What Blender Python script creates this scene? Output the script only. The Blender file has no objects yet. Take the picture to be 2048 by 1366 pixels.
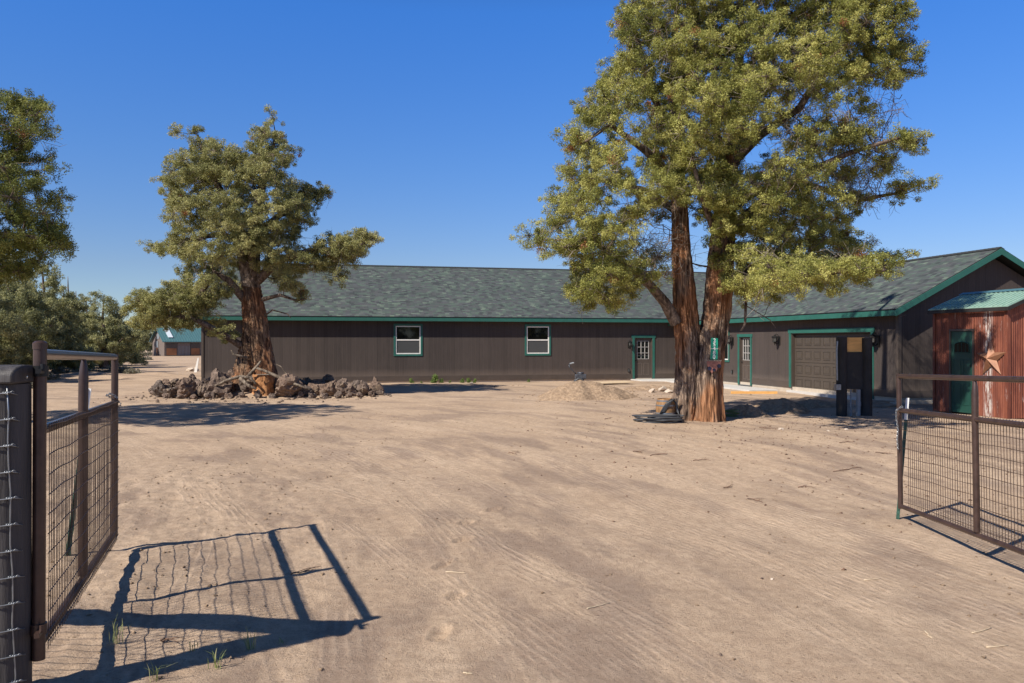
import bpy, bmesh, math, random
import numpy as np
from mathutils import Vector, Matrix, noise as mnoise

# ------------------------------------------------------------------ camera, sky, sun
scene = bpy.context.scene
CAMH = 1.93
F = 1602.0
cam_d = bpy.data.cameras.new('camera'); cam = bpy.data.objects.new('camera', cam_d)
scene.collection.objects.link(cam)
cam.location = (0, 0, CAMH); cam.rotation_euler = (math.radians(90), 0, 0)
cam_d.sensor_width = 36; cam_d.lens = 36 * F / 2048; cam_d.clip_start = 0.05; cam_d.clip_end = 9000
scene.camera = cam
SUN_EL = math.radians(43); SUN_AZ = math.radians(229)      # azimuth clockwise from +Y: behind the camera on its left
world = bpy.data.worlds.new('World'); scene.world = world; world.use_nodes = True
wn = world.node_tree.nodes; wl = world.node_tree.links
bgn = wn['Background']; sky = wn.new('ShaderNodeTexSky'); sky.sky_type = 'NISHITA'; sky.sun_disc = False
sky.sun_elevation = SUN_EL; sky.sun_rotation = SUN_AZ; sky.altitude = 1300; sky.air_density = 1.0; sky.dust_density = 0.3; sky.ozone_density = 3.0
# clear high desert air: deeper, more saturated blue overhead than the default sky, paler at the horizon
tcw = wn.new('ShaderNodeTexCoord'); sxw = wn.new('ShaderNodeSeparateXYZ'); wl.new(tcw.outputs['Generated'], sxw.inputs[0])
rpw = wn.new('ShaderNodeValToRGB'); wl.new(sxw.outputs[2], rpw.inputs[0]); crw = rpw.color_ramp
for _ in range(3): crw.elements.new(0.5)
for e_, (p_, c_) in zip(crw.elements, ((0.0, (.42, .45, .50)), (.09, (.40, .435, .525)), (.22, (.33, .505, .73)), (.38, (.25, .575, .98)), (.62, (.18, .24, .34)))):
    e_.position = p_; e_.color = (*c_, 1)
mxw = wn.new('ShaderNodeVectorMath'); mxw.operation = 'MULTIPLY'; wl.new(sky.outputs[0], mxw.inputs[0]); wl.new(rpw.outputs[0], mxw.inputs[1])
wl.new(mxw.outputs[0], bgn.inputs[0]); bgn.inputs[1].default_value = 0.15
sl = bpy.data.lights.new('sun', 'SUN'); sl.energy = 4.9; sl.angle = math.radians(0.53); sl.color = (1.0, 0.93, 0.82)
sun = bpy.data.objects.new('sun', sl); scene.collection.objects.link(sun)
sdir = Vector((math.sin(SUN_AZ) * math.cos(SUN_EL), math.cos(SUN_AZ) * math.cos(SUN_EL), math.sin(SUN_EL)))
sun.rotation_euler = sdir.to_track_quat('Z', 'Y').to_euler(); sun.location = (-20, -20, 30)
scene.view_settings.view_transform = 'Standard'; scene.view_settings.look = 'None'
scene.view_settings.gamma = 1; scene.view_settings.exposure = 0.42
scene.render.engine = 'CYCLES'
scene.cycles.max_bounces = 6

rnd = random.Random(7); rng = np.random.default_rng(11)
C = scene.collection
PI = math.pi

# ------------------------------------------------------------------ helpers
def at(px, py, d):
    return Vector(((px - 1024) / F * d, d, CAMH - (py - 683) / F * d))

def tag(o, label=None, cat=None, group=None, kind=None):
    if label: o['label'] = label
    if cat: o['category'] = cat
    if group: o['group'] = group
    if kind: o['kind'] = kind
    return o

def empty(name, loc, rz=0, label=None, cat=None, group=None):
    o = bpy.data.objects.new(name, None); C.objects.link(o)
    o.location = loc; o.rotation_euler = (0, 0, rz); o.empty_display_size = 0.2
    return tag(o, label, cat, group)

def copy_tree(o, parent=None):
    c = o.copy(); C.objects.link(c)
    if parent is not None: c.parent = parent
    for ch in list(o.children): copy_tree(ch, c)
    return c

class MB:
    def __init__(s): s.v = []; s.f = []
    def box(s, a, b, M=None):
        x0, y0, z0 = a; x1, y1, z1 = b
        p = [Vector(q) for q in ((x0,y0,z0),(x1,y0,z0),(x1,y1,z0),(x0,y1,z0),(x0,y0,z1),(x1,y0,z1),(x1,y1,z1),(x0,y1,z1))]
        if M is not None: p = [M @ q for q in p]
        n = len(s.v); s.v += p
        s.f += [tuple(n + i for i in q) for q in ((0,3,2,1),(4,5,6,7),(0,1,5,4),(1,2,6,5),(2,3,7,6),(3,0,4,7))]
        return s
    def poly(s, pts, M=None):
        n = len(s.v); s.v += [(M @ Vector(p)) if M is not None else Vector(p) for p in pts]; s.f.append(tuple(range(n, n + len(pts)))); return s
    def prism(s, pts, vec, M=None):
        p = [Vector(q) for q in pts]; q2 = [q + Vector(vec) for q in p]
        if M is not None: p = [M @ q for q in p]; q2 = [M @ q for q in q2]
        n = len(s.v); k = len(p); s.v += p + q2
        s.f.append(tuple(range(n + k - 1, n - 1, -1))); s.f.append(tuple(range(n + k, n + 2 * k)))
        for i in range(k):
            j = (i + 1) % k; s.f.append((n + i, n + j, n + k + j, n + k + i))
        return s
    def tube(s, pts, r, n=8, cap=True, closed=False):
        P = [Vector(p) for p in pts]; k = len(P)
        R = r if isinstance(r, (list, tuple)) else [r] * k
        base = len(s.v); prev = None
        for i, p in enumerate(P):
            if closed: t = (P[(i + 1) % k] - P[i - 1])
            else: t = (P[min(i + 1, k - 1)] - P[max(i - 1, 0)])
            if t.length < 1e-9: t = Vector((0, 0, 1))
            t.normalize()
            if prev is None:
                u = t.cross(Vector((0.13, 0.21, 0.97)))
                if u.length < 1e-3: u = t.cross(Vector((1, 0, 0)))
            else: u = prev - t * prev.dot(t)
            if u.length < 1e-6: u = t.orthogonal()
            u.normalize(); prev = u; w = t.cross(u)
            for j in range(n):
                a = 2 * PI * j / n; s.v.append(p + (u * math.cos(a) + w * math.sin(a)) * R[i])
        m = k if closed else k - 1
        for i in range(m):
            for j in range(n):
                a = base + i * n + j; b = base + i * n + (j + 1) % n
                i2 = (i + 1) % k
                s.f.append((a, b, base + i2 * n + (j + 1) % n, base + i2 * n + j))
        if cap and not closed:
            s.f.append(tuple(base + j for j in range(n - 1, -1, -1))); s.f.append(tuple(base + (k - 1) * n + j for j in range(n)))
        return s
    def lathe(s, prof, c=(0, 0, 0), n=24, M=None):
        base = len(s.v); c = Vector(c)
        for (r, z) in prof:
            for j in range(n):
                a = 2 * PI * j / n; p = Vector((r * math.cos(a), r * math.sin(a), z))
                if M is not None: p = M @ p
                s.v.append(c + p)
        for i in range(len(prof) - 1):
            for j in range(n):
                a = base + i * n + j; b = base + i * n + (j + 1) % n; s.f.append((a, b, b + n, a + n))
        s.f.append(tuple(base + j for j in range(n - 1, -1, -1))); s.f.append(tuple(base + (len(prof) - 1) * n + j for j in range(n)))
        return s
    def build(s, name, mat, parent=None, smooth=False, bevel=0.0, autos=None):
        me = bpy.data.meshes.new(name); me.from_pydata([tuple(v) for v in s.v], [], s.f)
        if mat: me.materials.append(mat)
        if smooth: me.shade_smooth()
        if autos is not None: me.shade_smooth(); me.set_sharp_from_angle(angle=math.radians(autos))
        me.update()
        o = bpy.data.objects.new(name, me); C.objects.link(o)
        if parent is not None: o.parent = parent
        if bevel > 0:
            m = o.modifiers.new('b', 'BEVEL'); m.width = bevel; m.segments = 2; m.limit_method = 'ANGLE'
        return o

def np_mesh(name, V, Fa, mat, parent=None, smooth=False, attr=None):
    V = np.asarray(V, dtype=np.float32); Fa = np.asarray(Fa, dtype=np.int32)
    me = bpy.data.meshes.new(name); k = Fa.shape[1]; nf = Fa.shape[0]
    me.vertices.add(len(V)); me.vertices.foreach_set('co', V.ravel())
    me.loops.add(nf * k); me.loops.foreach_set('vertex_index', Fa.ravel())
    me.polygons.add(nf); me.polygons.foreach_set('loop_start', np.arange(0, nf * k, k, dtype=np.int32))
    if smooth: me.polygons.foreach_set('use_smooth', np.ones(nf, dtype=bool))
    if attr is not None:
        for an, av in attr.items():
            a = me.attributes.new(an, 'FLOAT', 'POINT'); a.data.foreach_set('value', np.asarray(av, dtype=np.float32))
    me.update(calc_edges=True); me.validate()
    if mat: me.materials.append(mat)
    o = bpy.data.objects.new(name, me); C.objects.link(o)
    if parent is not None: o.parent = parent
    return o

# numpy gradient noise
_perm = np.random.default_rng(3).permutation(4096)
_g = np.random.default_rng(4).uniform(0, 2 * PI, 4096)
def pn(x, y, seed=0):
    xi = np.floor(x).astype(np.int64); yi = np.floor(y).astype(np.int64); xf = x - xi; yf = y - yi
    def gr(ix, iy, dx, dy):
        a = _g[_perm[(_perm[(ix + seed * 131) & 4095] + iy) & 4095]]
        return np.cos(a) * dx + np.sin(a) * dy
    u = xf * xf * xf * (xf * (xf * 6 - 15) + 10); v = yf * yf * yf * (yf * (yf * 6 - 15) + 10)
    a = gr(xi, yi, xf, yf); b = gr(xi + 1, yi, xf - 1, yf); c = gr(xi, yi + 1, xf, yf - 1); d = gr(xi + 1, yi + 1, xf - 1, yf - 1)
    return 1.5 * ((a * (1 - u) + b * u) * (1 - v) + (c * (1 - u) + d * u) * v)

# ------------------------------------------------------------------ materials
class NT:
    def __init__(s, name):
        s.m = bpy.data.materials.new(name); s.m.use_nodes = True; s.t = s.m.node_tree; s.n = s.t.nodes; s.l = s.t.links
        s.b = s.n['Principled BSDF']; s.out = s.n['Material Output']
    def new(s, t, **kw):
        n = s.n.new(t)
        for k, v in kw.items(): setattr(n, k, v)
        return n
    def link(s, a, b): s.l.new(a, b)
    def coord(s, kind='Object', scale=(1, 1, 1), rot=(0, 0, 0)):
        tc = s.new('ShaderNodeTexCoord'); mp = s.new('ShaderNodeMapping'); mp.inputs['Scale'].default_value = scale; mp.inputs['Rotation'].default_value = rot
        s.link(tc.outputs[kind], mp.inputs[0]); return mp.outputs[0]
    def noise(s, vec, scale, detail=4, rough=0.55, dist=0.0):
        n = s.new('ShaderNodeTexNoise'); n.inputs['Scale'].default_value = scale; n.inputs['Detail'].default_value = detail; n.inputs['Roughness'].default_value = rough; n.inputs['Distortion'].default_value = dist
        if vec is not None: s.link(vec, n.inputs['Vector'])
        return n.outputs['Fac']
    def ramp(s, fac, stops, interp='LINEAR'):
        r = s.new('ShaderNodeValToRGB'); cr = r.color_ramp; cr.interpolation = interp
        while len(cr.elements) < len(stops): cr.elements.new(0.5)
        for e, (p, c) in zip(cr.elements, stops):
            e.position = p; e.color = (c, c, c, 1) if isinstance(c, (int, float)) else (*c, 1)
        s.link(fac, r.inputs[0]); return r.outputs[0]
    def math(s, op, a, b=None, c=None, clamp=False):
        n = s.new('ShaderNodeMath', operation=op); n.use_clamp = clamp
        for i, x in enumerate((a, b, c)):
            if x is None: continue
            if isinstance(x, (int, float)): n.inputs[i].default_value = x
            else: s.link(x, n.inputs[i])
        return n.outputs[0]
    def mix(s, fac, a, b, mode='MIX'):
        n = s.new('ShaderNodeMix', data_type='RGBA', blend_type=mode)
        for i, x in ((0, fac), (6, a), (7, b)):
            if isinstance(x, (int, float)): n.inputs[i].default_value = x
            elif isinstance(x, tuple): n.inputs[i].default_value = (*x, 1)
            else: s.link(x, n.inputs[i])
        return n.outputs[2]
    def bump(s, h, strength=0.5, dist=0.01, nrm=None):
        n = s.new('ShaderNodeBump'); n.inputs['Strength'].default_value = strength; n.inputs['Distance'].default_value = dist
        s.link(h, n.inputs['Height'])
        if nrm is not None: s.link(nrm, n.inputs['Normal'])
        s.link(n.outputs[0], s.b.inputs['Normal']); return n.outputs[0]
    def col(s, c):
        if isinstance(c, tuple): s.b.inputs['Base Color'].default_value = (*c, 1)
        else: s.link(c, s.b.inputs['Base Color'])
    def rough(s, r, spec=None):
        if isinstance(r, (int, float)): s.b.inputs['Roughness'].default_value = r
        else: s.link(r, s.b.inputs['Roughness'])
        if spec is not None: s.b.inputs['Specular IOR Level'].default_value = spec

def simple(name, col, rough=0.7, metal=0.0, var=0.25, scale=6.0, bump=0.0, spec=0.4, kind='Object', stretch=(1, 1, 1)):
    t = NT(name); v = t.coord(kind, stretch); n = t.noise(v, scale, 5, 0.6)
    d = tuple(c * (1 - var) for c in col); l = tuple(min(1, c * (1 + var)) for c in col)
    t.col(t.ramp(n, [(0.3, d), (0.7, l)])); t.rough(rough, spec); t.b.inputs['Metallic'].default_value = metal
    if bump: t.bump(t.noise(v, scale * 6, 4), bump, 0.01)
    return t.m

def mat_ground():
    t = NT('dirt'); g = t.new('ShaderNodeNewGeometry'); P = g.outputs['Position']
    sub = t.new('ShaderNodeVectorMath', operation='SUBTRACT'); t.link(P, sub.inputs[0]); sub.inputs[1].default_value = (-25, 1, 0)
    sx = t.new('ShaderNodeSeparateXYZ'); t.link(sub.outputs[0], sx.inputs[0])
    r = t.math('SQRT', t.math('ADD', t.math('MULTIPLY', sx.outputs[0], sx.outputs[0]), t.math('MULTIPLY', sx.outputs[1], sx.outputs[1])))
    ph = t.math('MULTIPLY', t.math('ARCTAN2', sx.outputs[1], sx.outputs[0]), 25.0)
    def cv(a, b):
        c = t.new('ShaderNodeCombineXYZ'); t.link(t.math('MULTIPLY', r, a), c.inputs[0]); t.link(t.math('MULTIPLY', ph, b), c.inputs[1]); return c.outputs[0]
    streak = t.noise(cv(5.0, 0.28), 1.0, 5, 0.6)
    fine = t.noise(cv(22.0, 0.9), 1.0, 3, 0.6)
    patch = t.noise(P, 0.35, 4, 0.6)
    damp = t.noise(cv(0.55, 0.35), 1.0, 3, 0.5)
    damp2 = t.noise(cv(1.6, 0.55), 1.0, 4, 0.6)
    grain = t.noise(P, 45, 6, 0.75)
    grain2 = t.noise(P, 9, 5, 0.7)
    sy = t.new('ShaderNodeSeparateXYZ'); t.link(P, sy.inputs[0])
    base = t.ramp(patch, [(0.3, (0.52, 0.378, 0.258)), (0.7, (0.63, 0.474, 0.332))])
    dm = t.math('MULTIPLY', t.ramp(damp, [(0.43, 0.0), (0.55, 1.0)]), t.ramp(damp2, [(0.44, 0.0), (0.56, 1.0)]))
    dm = t.math('MULTIPLY', dm, t.ramp(grain2, [(0.3, 0.95), (0.7, 0.6)]))
    base = t.mix(dm, base, (0.29, 0.215, 0.165))
    base = t.mix(t.ramp(streak, [(0.38, 0.30), (0.60, 0.0)]), base, (0.33, 0.24, 0.175))
    base = t.mix(t.ramp(grain2, [(0.42, 0.38), (0.58, 0.0)]), base, (0.31, 0.21, 0.14))
    fg = t.noise(P, 130, 4, 0.8)
    base = t.mix(t.ramp(fg, [(0.34, 0.4), (0.54, 0.0)]), base, (0.24, 0.165, 0.12))
    base = t.mix(t.ramp(fg, [(0.56, 0.0), (0.72, 0.35)]), base, (0.72, 0.58, 0.45))
    base = t.mix(t.ramp(grain, [(0.34, 0.6), (0.46, 0.0)]), base, (0.18, 0.125, 0.09))
    vor = t.new('ShaderNodeTexVoronoi'); vor.inputs['Scale'].default_value = 16; t.link(P, vor.inputs['Vector'])
    big = t.noise(P, 0.22, 3, 0.5)
    sp = t.math('MULTIPLY', t.ramp(vor.outputs['Distance'], [(0.10, 1.0), (0.19, 0.0)]), t.ramp(big, [(0.46, 0.0), (0.6, 0.8)]))
    base = t.mix(sp, base, (0.14, 0.085, 0.055))
    # tyre tread ridges: three families of arcs
    def tracks(cx, cy, per, seed):
        s2 = t.new('ShaderNodeVectorMath', operation='SUBTRACT'); t.link(P, s2.inputs[0]); s2.inputs[1].default_value = (cx, cy, 0)
        q = t.new('ShaderNodeSeparateXYZ'); t.link(s2.outputs[0], q.inputs[0])
        r2 = t.math('SQRT', t.math('ADD', t.math('MULTIPLY', q.outputs[0], q.outputs[0]), t.math('MULTIPLY', q.outputs[1], q.outputs[1])))
        p2 = t.math('MULTIPLY', t.math('ARCTAN2', q.outputs[1], q.outputs[0]), math.hypot(cx, cy - 8))
        c = t.new('ShaderNodeCombineXYZ'); t.link(t.math('MULTIPLY', r2, 1.25), c.inputs[0]); t.link(t.math('MULTIPLY', p2, 0.06), c.inputs[1]); c.inputs[2].default_value = seed
        band = t.ramp(t.noise(c.outputs[0], 1.0, 1.5, 0.5), [(0.525, 0.0), (0.555, 1.0)])
        c2 = t.new('ShaderNodeCombineXYZ'); t.link(t.math('MULTIPLY', r2, .4), c2.inputs[0]); t.link(t.math('MULTIPLY', p2, 0.22), c2.inputs[1]); c2.inputs[2].default_value = seed + 5
        fade = t.ramp(t.noise(c2.outputs[0], 1.0, 3, 0.6), [(0.38, 0.0), (0.52, 1.0)])
        rid = t.math('MULTIPLY', t.math('ADD', t.math('SINE', t.math('ADD', t.math('MULTIPLY', r2, 2 * PI / per), t.math('MULTIPLY', t.noise(P, 1.4, 3, .6), 5.0))), 1.0), 0.5)
        rid = t.math('POWER', rid, 2.0)
        trd = t.math('SINE', t.math('ADD', t.math('MULTIPLY', p2, 2 * PI / .055), t.math('MULTIPLY', t.math('SINE', t.math('MULTIPLY', r2, 28)), 1.5)))
        wob = t.ramp(t.noise(P, 2.6, 4, .7), [(0.36, 0.15), (0.56, 1.0)])
        hgt = t.math('MULTIPLY', t.math('MULTIPLY', t.math('MULTIPLY', band, fade), wob), t.math('ADD', rid, t.math('MULTIPLY', trd, .16)))
        return hgt
    tr = t.math('ADD', t.math('ADD', tracks(-25, 1, .085, 0.0), tracks(-55, -22, .075, 3.0)), t.math('MULTIPLY', tracks(-13.5, -1, .10, 8.0), 1.0))
    base = t.mix(t.math('MULTIPLY', tr, .16, clamp=True), base, (0.74, 0.57, 0.42))
    t.col(base); t.rough(0.95, 0.15)
    trk = t.ramp(patch, [(0.4, 0.1), (0.6, 0.6)])
    h = t.math('ADD', t.math('MULTIPLY', t.math('MULTIPLY', fine, trk), 0.4), t.math('MULTIPLY', streak, 0.35))
    h = t.math('ADD', h, t.math('MULTIPLY', grain, 0.75)); h = t.math('ADD', h, t.math('MULTIPLY', grain2, 0.7)); h = t.math('ADD', h, t.math('MULTIPLY', fg, 0.35))
    h = t.math('ADD', h, t.math('MULTIPLY', tr, 0.19))
    t.bump(h, 0.75, 0.028)
    return t.m

def mat_siding(name='siding', axis=0, pitch=0.2, dark=(0.039, 0.031, 0.028), light=(0.067, 0.053, 0.047)):
    t = NT(name); tc = t.new('ShaderNodeTexCoord'); s = t.new('ShaderNodeSeparateXYZ'); t.link(tc.outputs['Object'], s.inputs[0])
    ge = t.new('ShaderNodeNewGeometry')
    vt = t.new('ShaderNodeVectorTransform', vector_type='NORMAL', convert_from='WORLD', convert_to='OBJECT'); t.link(ge.outputs['True Normal'], vt.inputs[0])
    sn = t.new('ShaderNodeSeparateXYZ'); t.link(vt.outputs[0], sn.inputs[0])
    isx = t.math('GREATER_THAN', t.math('ABSOLUTE', sn.outputs[0]), 0.7)
    u = t.math('ADD', t.math('MULTIPLY', s.outputs[0], t.math('SUBTRACT', 1.0, isx)), t.math('MULTIPLY', s.outputs[1], isx))
    fr = t.math('FRACT', t.math('DIVIDE', t.math('ADD', u, 100.03), pitch))
    gro = t.math('LESS_THAN', fr, 0.055)
    cell = t.math('FLOOR', t.math('DIVIDE', t.math('ADD', u, 100.03), pitch))
    wn_ = t.new('ShaderNodeTexWhiteNoise', noise_dimensions='1D'); t.link(cell, wn_.inputs['W'])
    c = t.new('ShaderNodeCombineXYZ'); t.link(t.math('MULTIPLY', u, 26), c.inputs[0]); t.link(t.math('MULTIPLY', s.outputs[2], 1.1), c.inputs[2])
    n = t.noise(c.outputs[0], 1.0, 5, 0.65)
    n2 = t.noise(t.coord('Object'), 1.3, 4)
    col = t.ramp(n, [(0.3, dark), (0.72, light)])
    col = t.mix(t.math('MULTIPLY', wn_.outputs[0], 0.35), col, tuple(x * 1.35 for x in light))
    col = t.mix(t.ramp(n2, [(0.4, 0.25), (0.65, 0.0)]), col, dark)
    col = t.mix(t.math('MULTIPLY', gro, 0.55), col, tuple(x * 1.6 for x in light))
    jt = t.math('LESS_THAN', t.math('FRACT', t.math('DIVIDE', t.math('ADD', u, 100.03), pitch * 6)), 0.012)
    col = t.mix(t.math('MULTIPLY', jt, 0.7), col, (0.012, 0.010, 0.009))
    pnl = t.new('ShaderNodeTexWhiteNoise', noise_dimensions='1D'); t.link(t.math('FLOOR', t.math('DIVIDE', t.math('ADD', u, 100.03), pitch * 6)), pnl.inputs['W'])
    col = t.mix(t.math('MULTIPLY', pnl.outputs[0], 0.22), col, tuple(x * 1.5 for x in light))
    # dust splashed up from the ground
    du = t.math('MULTIPLY', t.ramp(t.math('ADD', t.math('MULTIPLY', s.outputs[2], 1.0), t.math('MULTIPLY', n2, 0.3)), [(0.2, 0.75), (0.8, 0.0)]), 0.7)
    col = t.mix(du, col, (0.25, 0.19, 0.15))
    t.col(col); t.rough(0.75, 0.3)
    h = t.math('ADD', t.math('MULTIPLY', n, 0.25), t.math('MULTIPLY', t.math('SUBTRACT', 1.0, gro), 1.0)); t.bump(h, 0.8, 0.008)
    return t.m

def mat_shingle():
    t = NT('shingle'); v = t.coord('UV')
    def br(w, h, off):
        b = t.new('ShaderNodeTexBrick'); t.link(v, b.inputs['Vector'])
        b.inputs['Color1'].default_value = (0, 0, 0, 1); b.inputs['Color2'].default_value = (1, 1, 1, 1); b.inputs['Mortar'].default_value = (0, 0, 0, 1)
        b.inputs['Scale'].default_value = 1; b.inputs['Mortar Size'].default_value = 0.0; b.inputs['Brick Width'].default_value = w; b.inputs['Row Height'].default_value = h; b.offset = off
        return b
    b1 = br(0.20, 0.145, 0.37)
    col = t.ramp(b1.outputs['Color'], [(0.0, (0.042, 0.050, 0.052)), (0.3, (0.090, 0.094, 0.098)), (0.52, (0.068, 0.090, 0.082)), (0.74, (0.100, 0.138, 0.112)), (0.86, (0.080, 0.083, 0.096)), (1.0, (0.15, 0.195, 0.15))])
    big = t.noise(v, 0.6, 4); col = t.mix(t.ramp(big, [(0.35, 0.12), (0.65, 0.0)]), col, (0.075, 0.08, 0.078))
    gr = t.noise(v, 60, 3, 0.7); col = t.mix(t.ramp(gr, [(0.35, 0.35), (0.6, 0.0)]), col, (0.03, 0.035, 0.035))
    s = t.new('ShaderNodeSeparateXYZ'); t.link(v, s.inputs[0])
    row = t.math('FRACT', t.math('DIVIDE', s.outputs[1], 0.145))
    edge = t.math('LESS_THAN', row, 0.09); col = t.mix(t.math('MULTIPLY', edge, 0.7), col, (0.02, 0.022, 0.022))
    t.col(col); t.rough(0.9, 0.25)
    h = t.math('ADD', t.math('SUBTRACT', 1.0, row), t.math('MULTIPLY', b1.outputs['Color'], 0.6)); h = t.math('ADD', h, t.math('MULTIPLY', gr, 0.4)); t.bump(h, 0.7, 0.012)
    return t.m

def mat_foliage(name, dk, mid, lt, rust=(0.30, 0.12, 0.05)):
    t = NT(name); a = t.new('ShaderNodeAttribute'); a.attribute_name = 'tint'
    col = t.ramp(a.outputs['Fac'], [(0.0, dk), (0.45, mid), (0.90, lt), (0.93, rust), (1.0, rust)])
    t.col(col); t.rough(0.6, 0.25)
    tr = t.new('ShaderNodeBsdfTranslucent'); t.link(t.mix(0.3, col, (0.30, 0.31, 0.07)), tr.inputs[0])
    mx = t.new('ShaderNodeMixShader'); mx.inputs[0].default_value = 0.28
    t.link(t.b.outputs[0], mx.inputs[1]); t.link(tr.outputs[0], mx.inputs[2]); t.link(mx.outputs[0], t.out.inputs[0])
    return t.m

def mat_bark(name, dk, mid, lt, xs=16, zs=1.6, red=None):
    t = NT(name); v = t.coord('Object', (xs, xs, zs)); v2 = t.coord('Object', (1, 1, 0.5))
    n = t.noise(v, 1.0, 6, 0.68, 0.6); n2 = t.noise(v2, 1.5, 4)
    col = t.ramp(n, [(0.36, dk), (0.48, mid), (0.62, lt)])
    if red:
        col = t.mix(t.ramp(n2, [(0.45, 0.0), (0.57, 0.75)]), col, t.ramp(n, [(0.34, tuple(x * .15 for x in red)), (0.6, red)]))
    t.col(col); t.rough(0.9, 0.2); t.bump(t.math('ADD', n, t.math('MULTIPLY', t.noise(v, 3.5, 5, 0.7), 0.4)), 1.0, 0.04)
    return t.m

def mat_lava():
    t = NT('lava_rock'); v = t.coord('Object'); oi = t.new('ShaderNodeObjectInfo')
    n = t.noise(v, 5, 6, 0.7); vo = t.new('ShaderNodeTexVoronoi'); vo.inputs['Scale'].default_value = 30; t.link(v, vo.inputs['Vector'])
    col = t.ramp(n, [(0.3, (0.055, 0.045, 0.040)), (0.5, (0.14, 0.112, 0.096)), (0.72, (0.30, 0.235, 0.195))])
    col = t.mix(t.math('MULTIPLY', oi.outputs['Random'], 0.6), col, (0.27, 0.18, 0.13))
    li = t.noise(v, 2.3, 4); col = t.mix(t.ramp(li, [(0.58, 0.0), (0.7, 0.35)]), col, (0.42, 0.33, 0.20))
    pit = t.ramp(vo.outputs['Distance'], [(0.12, 0.0), (0.35, 1.0)])
    t.col(col); t.rough(0.95, 0.15)
    col = t.mix(t.ramp(vo.outputs['Distance'], [(0.10, 0.75), (0.28, 0.0)]), col, (0.035, 0.028, 0.024)); t.col(col)
    t.bump(t.math('ADD', t.math('MULTIPLY', pit, 0.7), n), 1.0, 0.06); return t.m

def mat_corr(name, cols, streaks=None, rough=0.6, metal=0.0):
    t = NT(name); v = t.coord('Object', (3, 3, 0.45)); v2 = t.coord('Object')
    n = t.noise(v, 2.2, 6, 0.65); n2 = t.noise(v2, 2.2, 4)
    col = t.ramp(n, cols)
    if streaks:
        v3 = t.coord('Object', (6, 9, 1.1)); n3 = t.noise(v3, 1.1, 8, 0.75)
        col = t.mix(t.ramp(n3, [(0.60, 0.0), (0.68, 0.8)]), col, streaks)
    if streaks:
        so_ = t.new('ShaderNodeSeparateXYZ'); t.link(t.coord('Object'), so_.inputs[0])
        dy = t.math('ABSOLUTE', t.math('ADD', so_.outputs[1], 1.86)); nb_ = t.noise(t.coord('Object', (5, 16, 1.6)), 1.3, 6, 0.8)
        pk = t.math('MULTIPLY', t.ramp(dy, [(0.05, 1.0), (0.17, 0.0)]), t.ramp(nb_, [(0.47, 0.0), (0.55, 0.9)]))
        col = t.mix(pk, col, (0.55, 0.50, 0.46))
    t.col(col); t.rough(rough, 0.3); t.b.inputs['Metallic'].default_value = metal
    t.bump(n2, 0.2, 0.02); return t.m

M = {}
M['dirt'] = mat_ground()
M['siding'] = mat_siding()
M['shingle'] = mat_shingle()
M['teal'] = simple('teal_paint', (0.024, 0.115, 0.09), 0.5, var=0.12, scale=3)
M['foundation'] = simple('foundation', (0.46, 0.39, 0.31), 0.9, var=0.12, scale=3, bump=0.2)
M['concrete'] = simple('concrete', (0.52, 0.50, 0.47), 0.85, var=0.1, scale=2, bump=0.1)
M['white'] = simple('white_vinyl', (0.75, 0.73, 0.69), 0.4, var=0.04)
M['brown'] = simple('brown_paint', (0.075, 0.058, 0.048), 0.45, var=0.12, scale=2)
M['garage'] = simple('garage_paint', (0.075, 0.061, 0.050), 0.42, var=0.08, scale=2)
M['black'] = simple('black_metal', (0.018, 0.018, 0.018), 0.4, metal=0.3, var=0.3)
gl = NT('glass_dark'); gl.col((0.006, 0.008, 0.008)); gl.rough(0.03, 0.6); gl.b.inputs['IOR'].default_value = 1.5; M['glass'] = gl.m
M['screen'] = simple('screen', (0.06, 0.062, 0.062), 0.55, var=0.08, scale=1.5)
gl = NT('lantern_glass'); gl.col((0.09, 0.09, 0.085)); gl.rough(0.12, 0.6); M['lglass'] = gl.m
M['pipe'] = simple('brown_pipe', (0.062, 0.036, 0.028), 0.38, metal=0.25, var=0.35, scale=9, spec=0.6)
M['rail'] = simple('worn_rail', (0.15, 0.115, 0.10), 0.28, metal=0.55, var=0.3, scale=7, stretch=(1, 4, 4))
M['wire'] = simple('mesh_wire', (0.075, 0.048, 0.036), 0.5, metal=0.3, var=0.3)
M['galv'] = simple('galvanised', (0.28, 0.295, 0.31), 0.4, metal=0.7, var=0.15, scale=20)
M['zinc'] = simple('zinc', (0.55, 0.60, 0.68), 0.25, metal=0.9, var=0.1)
M['postwood'] = simple('black_stained_post', (0.052, 0.047, 0.046), 0.6, var=0.45, scale=1.2, bump=0.6, stretch=(14, 14, 1))
M['tpost'] = simple('green_post', (0.035, 0.085, 0.06), 0.55, var=0.3)
M['tpost_w'] = simple('white_tip', (0.7, 0.7, 0.68), 0.5, var=0.08)
M['rust'] = mat_corr('rusty_sheet', [(0.28, (0.085, 0.028, 0.018)), (0.5, (0.17, 0.052, 0.032)), (0.72, (0.29, 0.10, 0.055))], (0.50, 0.40, 0.36))
M['greenroof'] = mat_corr('green_roof', [(0.3, (0.20, 0.33, 0.27)), (0.7, (0.30, 0.43, 0.36))], None, 0.4)
M['blueroof'] = mat_corr('barn_roof', [(0.3, (0.06, 0.135, 0.15)), (0.7, (0.08, 0.175, 0.19))], None, 0.4)
M['greendoor'] = simple('green_door', (0.016, 0.06, 0.045), 0.45, var=0.12, scale=2)
M['copper'] = simple('rusty_copper', (0.29, 0.14, 0.08), 0.5, metal=0.25, var=0.2, scale=5)
M['ply'] = simple('plywood', (0.70, 0.38, 0.12), 0.7, var=0.22, scale=2.5, stretch=(1, 1, 5))
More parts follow.
